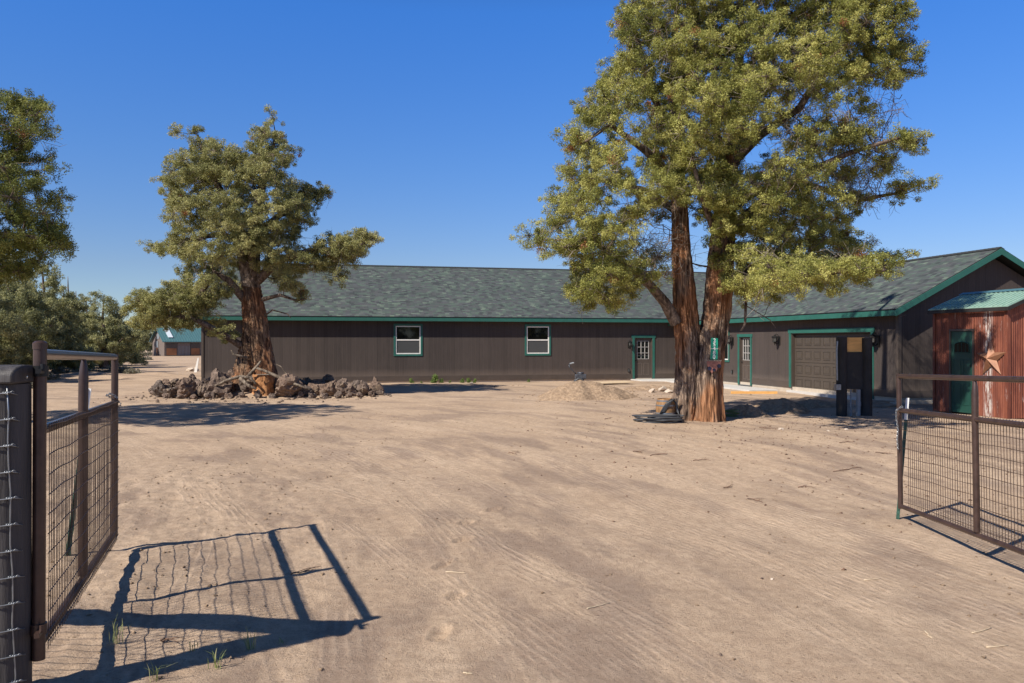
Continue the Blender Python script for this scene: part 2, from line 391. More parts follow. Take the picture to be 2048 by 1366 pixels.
M['plypale'] = simple('pale_board', (0.60, 0.46, 0.30), 0.8, var=0.12)
M['blackwood'] = simple('blackened_wood', (0.022, 0.02, 0.019), 0.7, var=0.4, scale=3, bump=0.3)
M['pvc'] = simple('grey_conduit', (0.20, 0.22, 0.24), 0.45, var=0.08)
M['lava'] = mat_lava(); M['lava_dk'] = M['lava']
M['log'] = mat_bark('weathered_log', (0.06, 0.045, 0.035), (0.16, 0.125, 0.095), (0.29, 0.24, 0.185), 9, 5)
M['bark_b'] = mat_bark('bark_big', (0.030, 0.020, 0.016), (0.15, 0.10, 0.072), (0.42, 0.31, 0.225), 17, 1.3, red=(0.46, 0.20, 0.085))
M['bark_l'] = mat_bark('bark_twisted', (0.025, 0.016, 0.011), (0.13, 0.078, 0.050), (0.36, 0.235, 0.145), 15, 1.4, red=(0.36, 0.16, 0.075))
M['limb'] = mat_bark('limb_bark', (0.045, 0.033, 0.027), (0.12, 0.088, 0.068), (0.24, 0.185, 0.15), 9, 5)
M['dead'] = mat_bark('dead_wood', (0.11, 0.085, 0.065), (0.25, 0.205, 0.16), (0.42, 0.36, 0.29), 9, 5)
M['fol_b'] = mat_foliage('foliage_olive', (0.11, 0.125, 0.032), (0.31, 0.312, 0.078), (0.56, 0.53, 0.17))
M['fol_l'] = mat_foliage('foliage_grey_green', (0.13, 0.137, 0.052), (0.31, 0.305, 0.115), (0.52, 0.48, 0.21))
M['fol_n'] = mat_foliage('foliage_deep', (0.065, 0.085, 0.024), (0.165, 0.19, 0.048), (0.32, 0.32, 0.09))
M['fol_f'] = mat_foliage('foliage_far', (0.14, 0.15, 0.07), (0.29, 0.29, 0.135), (0.46, 0.44, 0.22))
M['sage'] = mat_foliage('sage', (0.14, 0.13, 0.10), (0.25, 0.235, 0.19), (0.40, 0.37, 0.29))
M['weed'] = mat_foliage('weed_green', (0.07, 0.12, 0.03), (0.15, 0.23, 0.06), (0.26, 0.34, 0.10))
M['grass'] = mat_foliage('grass_blade', (0.16, 0.20, 0.06), (0.26, 0.30, 0.10), (0.45, 0.42, 0.22))
M['twig'] = simple('twig', (0.17, 0.10, 0.065), 0.9, var=0.4)
M['straw'] = simple('straw', (0.62, 0.50, 0.34), 0.8, var=0.15)
M['rubber'] = simple('black_hose', (0.055, 0.057, 0.062), 0.45, var=0.25)
M['ghose'] = simple('green_hose', (0.12, 0.16, 0.05), 0.5, var=0.2)
M['barrel'] = simple('barrel_wood', (0.27, 0.145, 0.06), 0.65, var=0.35, scale=5, stretch=(6, 6, 1))
M['sign'] = simple('sign_green', (0.015, 0.25, 0.16), 0.35, var=0.06)
M['signw'] = simple('sign_white', (0.8, 0.8, 0.78), 0.4, var=0.03)
M['plate'] = simple('faded_red_plate', (0.27, 0.115, 0.09), 0.6, var=0.4, scale=14)
M['plateblue'] = simple('dark_blue_paint', (0.02, 0.022, 0.05), 0.5)
M['orange'] = simple('orange_panel', (0.27, 0.115, 0.05), 0.7, var=0.2, scale=1.2)
M['barnwall'] = simple('barn_wall', (0.17, 0.135, 0.12), 0.8, var=0.2, scale=3, stretch=(6, 6, 0.5))
M['skyl'] = simple('skylight_panel', (0.62, 0.68, 0.72), 0.3, var=0.05)
M['yellow'] = simple('yellow_rail', (0.55, 0.42, 0.12), 0.6)
M['lumber'] = simple('old_lumber', (0.30, 0.25, 0.20), 0.9, var=0.3, scale=3, stretch=(1, 8, 8))
M['pale_rock'] = simple('pale_rock', (0.52, 0.43, 0.34), 0.9, var=0.2, scale=4, bump=0.5)
M['cutwood'] = simple('cut_stump', (0.36, 0.17, 0.07), 0.9, var=0.5, scale=9, bump=0.8)
M['steel'] = simple('machine_steel', (0.09, 0.095, 0.11), 0.45, metal=0.5, var=0.5, scale=12)
def mat_pile(name, a, b):
    t = NT(name); v = t.coord('Object'); n = t.noise(v, 12, 6, 0.75); n2 = t.noise(v, 2.2, 3)
    col = t.ramp(n, [(0.35, a), (0.62, b)]); col = t.mix(t.ramp(n2, [(0.35, 0.3), (0.6, 0)]), col, a)
    t.col(col); t.rough(0.95, 0.1); t.bump(n, 1.0, 0.06); return t.m
M['pile'] = mat_pile('loose_dirt', (0.24, 0.165, 0.108), (0.50, 0.36, 0.245))

# ------------------------------------------------------------------ ground
def axis_list(fine_a, fine_b, step, grow, far):
    xs = list(np.arange(fine_a, fine_b, step)); s = step; x = xs[-1]
    R = []
    while x < far: s *= grow; x += s; R.append(x)
    return xs, R
FOOT = [(985, 1022, .5), (932, 1053, .4), (925, 1090, .5), (885, 1137, .35), (915, 1198, .3), (880, 1275, .2)]
def hterrain(X, Y):
    """height of the ground in metres"""
    X = np.asarray(X, dtype=float); Y = np.asarray(Y, dtype=float)
    w = np.clip((17.0 - Y) / 7.0, 0, 1); w = w * w * (3 - 2 * w)
    z = -0.037 * np.clip(X + 3.6, -2.5, 10) * w
    nearf = np.clip((40 - Y) / 20, 0, 1) * np.clip((25 - np.abs(X)) / 10, 0, 1)
    z = z + 0.035 * pn(X * 0.45, Y * 0.45, 1) * np.clip((60 - Y) / 30, 0.2, 1)
    z = z + 0.012 * pn(X * 1.7, Y * 1.7, 2) * nearf
    lf = np.clip((-1.2 - X) / 1.5, 0, 1) * np.clip((14 - Y) / 6, 0, 1)
    z = z + (0.004 + 0.011 * lf) * pn(X * 6, Y * 6, 3) * nearf + (0.002 + 0.004 * lf) * pn(X * 17, Y * 17, 4) * nearf
    r = np.hypot(X + 25, Y - 1); ph = np.arctan2(Y - 1, X + 25) * 25
    dr = np.clip((Y - 3) / 3, 0, 1) * nearf * np.clip(pn(r * .35, ph * .12, 8) * 1.6 + .55, 0, 1)
    z = z + dr * (0.012 * pn(r * 2.2, ph * 0.12, 5) + 0.0035 * pn(r * 7.5, ph * 0.22, 6) + 0.0012 * pn(r * 19, ph * 0.5, 7))
    for (px, py, a) in FOOT:
        zc = F * (CAMH + 0.15) / (py - 683); xc = (px - 1024) / F * zc
        ca, sa = math.cos(a), math.sin(a); u = (X - xc) * ca - (Y - zc) * sa; v = (X - xc) * sa + (Y - zc) * ca
        e = (u / 0.06) ** 2 + (v / 0.14) ** 2
        z = z - 0.030 * np.exp(-e * e) * (0.65 + 0.35 * np.sin(v * 150)) + 0.014 * np.exp(-((np.sqrt(e) - 1.35) / 0.3) ** 2)
    # old heap of tyre churn left of the driveway
    z = z + 0.05 * np.exp(-(((X + 4.6) / 0.9) ** 2 + ((Y - 10.5) / 1.3) ** 2)) * (1 + 0.5 * pn(X * 4, Y * 4, 9))
    # raised bed round the left juniper, low bank beyond it
    z = z + 0.30 * np.exp(-(((X + 9.2) / 2.2) ** 2 + ((Y - 28.8) / 1.2) ** 2) ** 2)
    z = z + 0.30 * np.exp(-((Y - (44 + 0.25 * (X + 20))) / 2.4) ** 2) * np.clip((-16.5 - X) / 3, 0, 1) * (0.7 + 0.5 * pn(X * .5, Y * .5, 12))
    # scrubby low hummocks in the distance on the left, gentle far relief
    z = z + np.clip((Y - 90) / 200, 0, 1) * 1.2 * pn(X * 0.01, Y * 0.01, 11)
    return z
def gh(x, y): return float(hterrain(np.array([x]), np.array([y]))[0])

xs, xr = axis_list(-5.2, 6.4, 0.028, 1.022, 3500)
xl_ = []; s = 0.028; x = -5.2
while x > -3500: s *= 1.022; x -= s; xl_.append(x)
XA = np.array(xl_[::-1] + xs + xr)
ya = []; y = 2.6
while y < 3800:
    ya.append(y); y += max(0.02, 0.0048 * y) if y < 45 else 0.02 * y
yb = []; y = 2.6; s = 0.05
while y > -400: s *= 1.09; y -= s; yb.append(y)
YA = np.array(yb[::-1] + ya)
gx, gy = np.meshgrid(XA, YA); gz = hterrain(gx, gy)
V = np.stack([gx.ravel(), gy.ravel(), gz.ravel()], 1); nx = len(XA); ny = len(YA)
ii = (np.arange(ny - 1)[:, None] * nx + np.arange(nx - 1)[None, :]).ravel()
Fg = np.stack([ii, ii + 1, ii + nx + 1, ii + nx], 1)
ground = np_mesh('ground', V, Fg, M['dirt'], smooth=True); tag(ground, 'dry sandy dirt yard with curving tyre tracks and footprints', 'ground', kind='structure')

# ------------------------------------------------------------------ house
e1 = Vector((0.975, 0.2238, 0)); HO = Vector((8.22, 40.4, 0)); HR = math.atan2(0.2238, 0.975)
house = empty('house', HO, HR, 'long single storey dark brown house with teal trim and a garage wing', 'house')
XL = -22.5; XRr = 4.3; YB = 11.6
WH = 3.02; WHW = 2.84; WY = -16.24; WW = 6.85
def wall_cols(mb, u0, u1, z0, z1, ops, put):
    cuts = sorted(set([u0, u1] + [o[0] for o in ops] + [o[1] for o in ops]))
    for a, b in zip(cuts[:-1], cuts[1:]):
        op = [o for o in ops if o[0] <= a + 1e-6 and o[1] >= b - 1e-6]
        if not op: put(mb, a, b, z0, z1)
        else:
            o = op[0]
            if o[2] > z0 + 0.01: put(mb, a, b, z0, o[2])
            if o[3] < z1 - 0.01: put(mb, a, b, o[3], z1)
def u_main(px):
    r = (px - 1024) / F; return (40.4 * r - 8.22) / (0.975 - 0.2238 * r)
def s_wing(px):
    r = (px - 1024) / F; return (40.4 * r - 8.22) / (0.2238 + 0.975 * r)
TH = 0.15
wins = []
for (a, b) in ((791, 841), (1053, 1098)):
    wins.append((u_main(a), u_main(b), 1.34, 2.66))
mdoor = (u_main(1269), u_main(1305), 0.03, 2.12)
z0s = 0.10
main = MB()
putm = lambda mb, a, b, c, d: mb.box((a, 0, c), (b, TH, d))
wall_cols(main, XL, -0.001, z0s, WH + .06, wins + [mdoor], putm)
main.box((XL, TH, z0s), (XL + TH, YB, WH)); main.box((XRr - TH, TH, z0s), (XRr, YB, WH)); main.box((XL, YB, z0s), (XRr, YB + TH, WH))
main.box((-0.001, 0.002, z0s), (XRr, TH, WH + .06))
PM = 0.473; PW = 0.517; OV = 0.35; OVW = 0.42
RM = 5.8; zEm = 3.08; zRm = zEm + PM * (RM + OV)
for xa in (XL, XRr - TH):
    main.prism([(xa, 0.05, WH), (xa, YB - .05, WH), (xa, RM, zRm - 0.28)], (TH, 0, 0))
main.build('wall', M['siding'], house)
wing = MB()
gdo = (s_wing(1583), s_wing(1743), 0.0, 2.24)
wwin = (2.75, 5.55, 1.12, 2.30)
wdoor = (6.5, 7.42, 0.03, 2.12)
putw = lambda mb, a, b, c, d: mb.box((0, -b, c), (TH, -a, d))
zb = 0.22
def putw2(mb, a, b, c, d): putw(mb, a, b, c, d)
wall_cols(wing, 0.0, -WY, zb, WHW, [(gdo[0], gdo[1], zb, gdo[3]), (wdoor[0], wdoor[1], zb, wdoor[3]), wwin], putw)
wing.box((TH, WY, zb), (WW, WY + TH, WHW)); wing.box((WW, WY, zb), (WW + TH, 4.0, WHW))
zEw = 2.92; XRg = 3.42; zRw = zEw + PW * (XRg + OV)
wing.prism([(0.06, WY, WHW), (WW + .05, WY, WHW), (XRg, WY, zRw - 0.27)], (0, TH, 0))
wing.build('wall', M['siding'], house)
# base boards (skirt) and corner boards
for A_, B_ in (((XL - .01, -0.022, 0.08), (mdoor[0] - .1, -0.002, 0.32)), ((mdoor[1] + .1, -0.022, 0.08), (-0.03, -0.002, 0.32)),
        ((-0.022, WY - .02, 0.2), (-0.002, -gdo[1] - .12, 0.42)), ((-0.022, -gdo[0] + .12, 0.2), (-0.002, -wdoor[1] - .12, 0.42)),
        ((-0.022, -wdoor[0] + .12, 0.2), (-0.002, -0.03, 0.42)), ((0.0, WY - .022, 0.2), (WW, WY - .002, 0.42)),
        ((XL - .012, -0.03, 0.34), (XL + .09, -0.004, 3.0)), ((-0.03, WY - .03, 0.43), (-.004, WY + .09, 2.83)), ((0.0, WY - .03, 0.43), (.09, WY - .004, 2.83))):
    MB().box(A_, B_).build('trim_board', M['brown'], house, bevel=0.003)
fo = MB(); fo.box((XL + .01, 0.02, -0.6), (XRr, YB, 0.1)); fo.box((0.02, WY + .02, -0.6), (WW, -0.0, 0.22)); fo.build('foundation', M['foundation'], house)
# interior darkness blocks light from leaking: floor slab inside is the foundation; ceiling under the roof
# roofs
def roof_mesh(name, quads, th=0.09):
    me = bpy.data.meshes.new(name); bm = bmesh.new(); uv = bm.loops.layers.uv.new('UVMap')
    for (P, uvs) in quads:
        n = (Vector(P[1]) - Vector(P[0])).cross(Vector(P[2]) - Vector(P[0])).normalized()
        if n.z < 0: n = -n
        top = [bm.verts.new(p) for p in P]; bot = [bm.verts.new(Vector(p) - n * th) for p in P]
        f = bm.faces.new(top)
        for l, q in zip(f.loops, uvs): l[uv].uv = q
        bm.faces.new(bot[::-1]); k = len(P)
        for i in range(k): bm.faces.new((top[i], bot[i], bot[(i + 1) % k], top[(i + 1) % k]))
    bm.normal_update(); bm.to_mesh(me); bm.free(); me.materials.append(M['shingle'])
    o = bpy.data.objects.new(name, me); C.objects.link(o); o.parent = house; return o
sl_m = math.hypot(RM + OV, zRm - zEm); xa, xb = XL - .45, XRr + .35
fr = [((xa, -OV, zEm), (xb, -OV, zEm), (xb, RM, zRm), (xa, RM, zRm))]
quads = [(fr[0], [(xa, 0), (xb, 0), (xb, sl_m), (xa, sl_m)]),
         (((xb, YB + OV, zEm), (xa, YB + OV, zEm), (xa, RM + .001, zRm), (xb, RM + .001, zRm)), [(xb, 0), (xa, 0), (xa, sl_m), (xb, sl_m)])]
roof_mesh('roof', quads)
sl_w = math.hypot(XRg + OV, zRw - zEw); ya0 = WY - OV
quads = [(((-OV, 4.0, zEw), (-OV, ya0, zEw), (XRg, ya0, zRw), (XRg, 4.0, zRw)), [(-4, 0), (-ya0, 0), (-ya0, sl_w), (-4, sl_w)]),
         (((2 * XRg + OV, ya0, zEw), (2 * XRg + OV, 4.0, zEw), (XRg + .001, 4.0, zRw), (XRg + .001, ya0, zRw)), [(ya0, 0), (4, 0), (4, sl_w), (ya0, sl_w)])]
roof_mesh('roof', quads)
# ridge caps: overlapping folded shingles
rc = MB()
x = xa
while x < xb:
    rc.prism([(x, RM - .15, zRm - .05), (x, RM, zRm + .022), (x, RM + .15, zRm - .05), (x, RM, zRm - .012)], (.2, 0, 0.006)); x += 0.16
rc.build('ridge_cap', M['shingle'], house); rc = MB()
y = ya0
while y < 3.2:
    rc.prism([(XRg - .15, y, zRw - .055), (XRg, y, zRw + .022), (XRg + .15, y, zRw - .055), (XRg, y, zRw - .012)], (0, .2, .006)); y += 0.16
rc.build('ridge_cap', M['shingle'], house)
# fascia
def fascia(p0, p1, out, h=0.17, t=0.03):
    mb = MB(); p0 = Vector(p0); p1 = Vector(p1); o = Vector(out) * t
    mb.v += [p0, p1, p1 + o, p0 + o, p0 - Vector((0, 0, h)), p1 - Vector((0, 0, h)), p1 + o - Vector((0, 0, h)), p0 + o - Vector((0, 0, h))]
    mb.f += [(0, 1, 2, 3), (7, 6, 5, 4), (0, 4, 5, 1), (1, 5, 6, 2), (2, 6, 7, 3), (3, 7, 4, 0)]
    return mb.build('fascia', M['teal'], house)
fascia((xa, -OV - .003, zEm - .035), (xb, -OV - .003, zEm - .035), (0, -1, 0))
fascia((-OV - .003, ya0 - .03, zEw - .035), (-OV - .003, 0.0, zEw - .035), (-1, 0, 0))
fascia((-OV - .03, ya0 - .003, zEw - .035), (XRg, ya0 - .003, zRw - .035), (0, -1, 0), 0.19)
fascia((XRg, ya0 - .003, zRw - .035), (2 * XRg + OV, ya0 - .003, zEw - .035), (0, -1, 0), 0.19)
for xx, sg in ((xa - .003, -1), (xb + .003, 1)):
    fascia((xx, -OV, zEm - .035), (xx, RM, zRm - .035), (sg, 0, 0)); fascia((xx, RM, zRm - .035), (xx, YB + OV, zEm - .035), (sg, 0, 0))
so = MB(); so.box((XL - .40, -OV + .003, zEm - .20), (XRr, 0.0, zEm - .185)); so.box((-OV + .003, ya0 + .02, zEw - .20), (0.0, -.2, zEw - .185))
so.build('soffit', M['brown'], house)
# drip edge dark line above the fascia
de = MB(); de.box((xa, -OV - .045, zEm - .032), (xb, -OV + .02, zEm - .006)); de.box((-OV - .045, ya0, zEw - .032), (-OV + .02, 0, zEw - .006)); de.build('drip_edge', M['black'], house)

# matrices putting an opening drawn in (u, depth-out, z) on each wall
MM = Matrix.Identity(4)                                              # main wall: u = x, outwards = -y
MW = Matrix(((0, -1, 0, 0), (1, 0, 0, 0), (0, 0, 1, 0), (0, 0, 0, 1)))   # not used directly
def onwall(which):
    if which == 'main': return Matrix(((1, 0, 0, 0), (0, 1, 0, 0), (0, 0, 1, 0), (0, 0, 0, 1)))
    # wing: u = s -> local y = -s ; depth in (+) -> local x
    return Matrix(((0, 1, 0, 0), (-1, 0, 0, 0), (0, 0, 1, 0), (0, 0, 0, 1)))
def trim_frame(mb, a, b, c, d, w, Mx, bottom=True, ear=0.03):
    mb.box((a - w, -0.03, (c - w) if bottom else c), (a, -0.001, d), Mx); mb.box((b, -0.03, (c - w) if bottom else c), (b + w, -0.001, d), Mx)
    mb.box((a - w - ear, -0.034, d), (b + w + ear, -0.001, d + w * 1.1), Mx)
    if bottom: mb.box((a, -0.03, c - w), (b, -0.001, c), Mx)
def make_window(o, which, slider=False, label=None):
    a, b, c, d = o; Mx = onwall(which)
    t_ = MB(); trim_frame(t_, a, b, c, d, 0.09, Mx, True, 0.0)
    w = t_.build('window', M['teal'], house, bevel=0.003)
    if label: w['label'] = label
    f = MB(); fw = 0.05
    f.box((a, -0.012, c), (a + fw, 0.06, d), Mx); f.box((b - fw, -0.012, c), (b, 0.06, d), Mx); f.box((a + fw, -0.012, c), (b - fw, 0.06, c + fw), Mx); f.box((a + fw, -0.012, d - fw), (b - fw, 0.06, d), Mx)
    if slider:
        mid = (a + b) / 2; f.box((mid - .03, -0.008, c + fw), (mid + .03, 0.06, d - fw), Mx)
    else:
        mid = (c + d) / 2; f.box((a + fw, -0.008, mid - .028), (b - fw, 0.06, mid + .028), Mx)
    f.build('frame', M['white'], w, bevel=0.003)
    if slider:
        MB().box((a + fw, 0.03, c + fw), ((a + b) / 2 - .03, 0.04, d - fw), Mx).build('pane', M['glass'], w)
        MB().box(((a + b) / 2 + .03, 0.03, c + fw), (b - fw, 0.04, d - fw), Mx).build('pane', M['glass'], w)
    else:
        MB().box((a + fw, 0.03, mid + .028), (b - fw, 0.04, d - fw), Mx).build('pane', M['glass'], w)
        MB().box((a + fw, 0.012, c + fw), (b - fw, 0.022, mid - .028), Mx).build('insect_screen', M['screen'], w)
    return w
make_window(wins[0], 'main', label='teal trimmed sash window nearer the twisted juniper')
make_window(wins[1], 'main', label='teal trimmed sash window nearer the brown entry door')
make_window(wwin, 'wing', True)
def make_door(o, which, label):
    a, b, c, d = o; Mx = onwall(which)
    t_ = MB(); trim_frame(t_, a, b, c - .02, d, 0.11, Mx, False, 0.05)
    j = MB(); w = b - a
    j.box((a, 0.0, c - .03), (a + .035, 0.14, d), Mx); j.box((b - .035, 0.0, c - .03), (b, 0.14, d), Mx); j.box((a + .035, 0, d - .035), (b - .035, .14, d), Mx)
    a2, b2 = a + .035, b - .035; W = b2 - a2
    g = MB(); d0, d1 = 0.085, 0.125
    za, zc = c + 1.03, c + 1.92; xa_, xb_ = a2 + .14, b2 - .14
    g.box((a2, d0, c), (xa_, d1, d - .035), Mx); g.box((xb_, d0, c), (b2, d1, d - .035), Mx); g.box((xa_, d0, c), (xb_, d1, za), Mx); g.box((xa_, d0, zc), (xb_, d1, d - .035), Mx)
    dr = g.build('door', M['brown'], house, bevel=0.002); dr['label'] = label
    t_.build('door_trim', M['teal'], dr, bevel=0.003); j.build('door_frame', M['brown'], dr)
    MB().box((xa_, .105, za), (xb_, .115, zc), Mx).build('pane', M['glass'], dr)
    mu = MB()
    for k in range(0, 4):
        x_ = xa_ + (xb_ - xa_) * k / 3; mu.box((x_ - .011, d0 - .012, za), (x_ + .011, d0 + .02, zc), Mx)
    for k in range(0, 4):
        z_ = za + (zc - za) * k / 3; mu.box((xa_, d0 - .010, z_ - .011), (xb_, d0 + .018, z_ + .011), Mx)
    mu.build('muntin', M['white_m'], dr)
    pl = MB()
    for k in (0, 1):
        x0_ = xa_ + k * (xb_ - xa_) * .56; x1_ = x0_ + (xb_ - xa_) * .42; z0_, z1_ = c + .22, c + .82
        for (p, q) in (((x0_, z0_), (x1_, z0_ + .018)), ((x0_, z1_ - .018), (x1_, z1_)), ((x0_, z0_ + .018), (x0_ + .018, z1_ - .018)), ((x1_ - .018, z0_ + .018), (x1_, z1_ - .018))):
            pl.box((p[0], d0 - .008, p[1]), (q[0], d0 - .001, q[1]), Mx)
    pl.build('panel_moulding', M['moulding'], dr)
    h = MB(); hp = Mx @ Vector((a2 + .07, d0 - .04, c + .95)); h.lathe([(0.0, -.03), (.022, -.022), (.03, 0), (.022, .022), (0, .03)], hp, 10)
    h.build('handle', M['black'], dr, smooth=True); h = MB(); hp2 = Mx @ Vector((a2 + .07, d0 - .02, c + 1.1)); h.lathe([(0.0, -.02), (.02, -.012), (.02, .012), (0, .02)], hp2, 10)
    h.build('deadbolt', M['black'], dr, smooth=True)
    MB().box((a2, -0.02, c - .03), (b2, .14, c - .002), Mx).build('threshold', M['galv'], dr)
    return dr
M['white_m'] = simple('muntin_white', (0.42, 0.40, 0.38), 0.5, var=0.05)
M['moulding'] = simple('moulding_edge', (0.16, 0.13, 0.11), 0.4, var=0.05)
make_door(mdoor, 'main', 'brown entry door with nine pane glass on the long wall')
make_door((wdoor[0], wdoor[1], 0.12, 2.12), 'wing', 'brown entry door with nine pane glass beside the garage')
# garage door
Mx = onwall('wing'); a, b, c, d = gdo; c = 0.10
MBt = MB(); MBt.box((a - .13, -0.034, c + .1), (a, -.001, d), Mx); MBt.box((b, -0.034, c - .02), (b + .13, -.001, d), Mx); MBt.box((a - .18, -0.038, d), (b + .18, -.001, d + .15), Mx)
gd = MB().box((a + .002, .16, c), (b - .002, .20, d + .05), Mx).build('garage_door', M['garage'], house)
gd['label'] = 'brown panelled garage door in a teal surround'
MBt.build('door_trim', M['teal'], gd, bevel=0.003)
jm = MB(); jm.box((a, 0.0, c), (a + .03, .16, d), Mx); jm.box((b - .03, 0, c), (b, .16, d), Mx); jm.box((a + .03, 0, d - .03), (b - .03, .16, d), Mx); jm.build('door_frame', M['brown'], gd)
nC, nR = 8, 4; W = (b - a - .06); H = d - c - .05
for rI in range(nR):
    p = MB(); z0_ = c + .01 + rI * H / nR; z1_ = z0_ + H / nR - .012
    p.box((a + .032, .132, z0_), (b - .032, .158, z1_), Mx)
    for k in range(nC):
        x0_ = a + .03 + W * (k + .14) / nC; x1_ = a + .03 + W * (k + .86) / nC; q0, q1 = z0_ + .11, z1_ - .09
        for (p0, p1) in (((x0_, q0), (x1_, q0 + .018)), ((x0_, q1 - .018), (x1_, q1)), ((x0_, q0 + .018), (x0_ + .018, q1 - .018)), ((x1_ - .018, q0 + .018), (x1_, q1 - .018))):
            p.box((p0[0], .118, p0[1]), (p1[0], .1315, p1[1]), Mx)
        p.box((x0_ + .05, .122, q0 + .05), (x1_ - .05, .1315, q1 - .05), Mx)
    p.build('panel', M['garage'], gd, bevel=0.004)
ap = MB().box((a - .1, -.15, -.1), (b + .1, .16, c - .004), Mx).build('garage_sill', M['concrete'], house)

# wall lanterns: things of their own
def lantern(loc, rz, sc, label):
    e = empty('wall_lantern', loc, rz, label, 'wall lamp', 'black carriage lanterns on the house walls'); e.scale = (sc, sc, sc)
    # local -y points away from the wall
    b_ = MB(); b_.box((-.055, -.02, -.16), (.055, 0, .10)); b_.tube([(0, -.01, -.08), (0, -.06, -.13), (0, -.13, -.11), (0, -.15, -.06)], .012, 8); b_.tube([(0, -.01, .06), (0, -.05, .14), (0, -.11, .17), (0, -.15, .14)], .009, 8)
    b_.build('bracket', M['black'], e, bevel=.004)
    c_ = MB()
    c_.lathe([(.012, .16), (.02, .135), (.05, .115), (.10, .085), (.105, .075), (.075, .07)], (0, -.15, 0), 6)
    c_.lathe([(.07, -.065), (.075, -.055), (.055, -.075), (.03, -.10), (.012, -.13), (.008, -.16)], (0, -.15, 0), 6)
    for k in range(6):
        an = 2 * PI * k / 6; c_.tube([(.078 * math.cos(an), -.15 + .078 * math.sin(an), .075), (.06 * math.cos(an), -.15 + .06 * math.sin(an), -.06)], .006, 5)
    c_.build('cage', M['black'], e)
    MB().lathe([(.052, -.055), (.068, .07)], (0, -.15, 0), 6).build('glass', M['lglass'], e)
    return e
def wpt(x, y, z): return HO + Matrix.Rotation(HR, 3, 'Z') @ Vector((x, y, z))
lantern(wpt(u_main(1258), -.005, 1.80), HR, 1.15, 'black wall lantern left of the entry door on the long wall')
for px, z, sc, lb in ((1466, 1.98, 1.3, 'black wall lantern between the wing window and the entry door'), (1559, 2.0, 1.3, 'black wall lantern on the left of the garage door'), (1757, 1.98, 1.35, 'black wall lantern on the right of the garage door')):
    lantern(wpt(-.005, -s_wing(px), z), HR - PI / 2, sc, lb)
def outlet(loc, rz, label):
    e = empty('outlet_box', loc, rz, label, 'outlet', 'weatherproof outlets on the house walls')
    MB().box((-.05, -.03, -.08), (.05, 0, .08)).build('box', M['black'], e, bevel=.006); MB().box((-.04, -.055, -.07), (.04, -.031, .05)).build('cover', M['screen'], e, bevel=.006)
outlet(wpt(u_main(1257), -.004, .50), HR, 'black outlet box low on the wall below the lantern of the long wall')
outlet(wpt(-.004, -s_wing(1465), .62), HR - PI / 2, 'black outlet box low beside the wing entry door')

# walkway slab, boards on the ground
wk = MB(); Mh = Matrix.Translation(HO) @ Matrix.Rotation(HR, 4, 'Z')
wk.prism([(-2.4, -.05, -.05), (-2.4, -1.35, -.05), (-1.3, -1.75, -.05), (-1.3, -9.6, -.05), (-.06, -9.6, -.05), (-.06, -.05, -.05)], (0, 0, 0.115), Mh)
w_ = wk.build('walkway', M['concrete'], bevel=.01); tag(w_, 'pale concrete walkway along the inner corner of the house', 'walkway', kind='structure')

# ------------------------------------------------------------------ trees
def unit(v): return v / (np.linalg.norm(v, axis=1, keepdims=True) + 1e-9)
def shards(cs, rs, n, L, W, tint, g, flat=0.85, up=0.25):
    N = len(cs); c = np.repeat(cs, n, 0); r = np.repeat(rs, n)[:, None]; ti = np.repeat(tint, n)
    d = unit(g.normal(size=(N * n, 3))); pos = c + d * r * (g.random((N * n, 1)) ** 0.42) * np.array([1, 1, flat])
    spiky = (g.random((N * n, 1)) < 0.35)
    nrm = unit(d + 0.60 * g.normal(size=(N * n, 3)) + np.array([0, 0, 0.25])); rv = g.normal(size=(N * n, 3)); rv = np.where(spiky, rv * .35 + d * 1.3, rv + d * .5) + np.array([0, 0, up])
    sd = unit(np.cross(rv, nrm)); ax = unit(np.cross(nrm, sd)); ax = np.where(spiky, unit(ax + d * .6), ax)
    l = (L * (0.6 + 0.8 * g.random((N * n, 1)))); w = W * (0.6 + 0.8 * g.random((N * n, 1)))
    a = pos - sd * w * .5; b = pos + sd * w * .5; e = pos + ax * l
    V = np.stack([a, b, e], 1).reshape(-1, 3); Fc = np.arange(N * n * 3).reshape(-1, 3)
    rusty = ti > 0.92
    tt = np.where(rusty, ti, np.clip(ti + g.normal(size=N * n) * 0.13, 0, 0.89))
    return V, Fc, np.repeat(tt, 3)
def sticks(P0, P1, r0, r1):
    N = len(P0); t = unit(P1 - P0); u = unit(np.cross(t, np.array([[0.31, 0.2, 0.93]]))); w = np.cross(t, u); V = []
    for (P, r) in ((P0, r0), (P1, r1)):
        for k in range(3):
            an = 2 * PI * k / 3; V.append(P + (u * math.cos(an) + w * math.sin(an)) * np.reshape(r, (-1, 1)))
    V = np.stack(V, 1).reshape(-1, 3); b = (np.arange(N) * 6)[:, None]
    Fc = np.concatenate([b + np.array([[k, (k + 1) % 3, 3 + (k + 1) % 3, 3 + k]]) for k in range(3)], 0)
    return V, Fc
def inpoly(x, y, P):
    P = np.asarray(P, float); ins = np.zeros(len(x), bool); j = len(P) - 1
    for i in range(len(P)):
        c = ((P[i, 1] > y) != (P[j, 1] > y)) & (x < (P[j, 0] - P[i, 0]) * (y - P[i, 1]) / (P[j, 1] - P[i, 1] + 1e-12) + P[i, 0]); ins ^= c; j = i
    return ins
def edged(x, y, P):
    P = np.asarray(P, float); D = np.full(len(x), 1e9)
    for i in range(len(P)):
        a = P[i - 1]; b = P[i]; ab = b - a; t = np.clip(((x - a[0]) * ab[0] + (y - a[1]) * ab[1]) / (ab @ ab + 1e-9), 0, 1)
        D = np.minimum(D, np.hypot(x - a[0] - t * ab[0], y - a[1] - t * ab[1]))
    return D
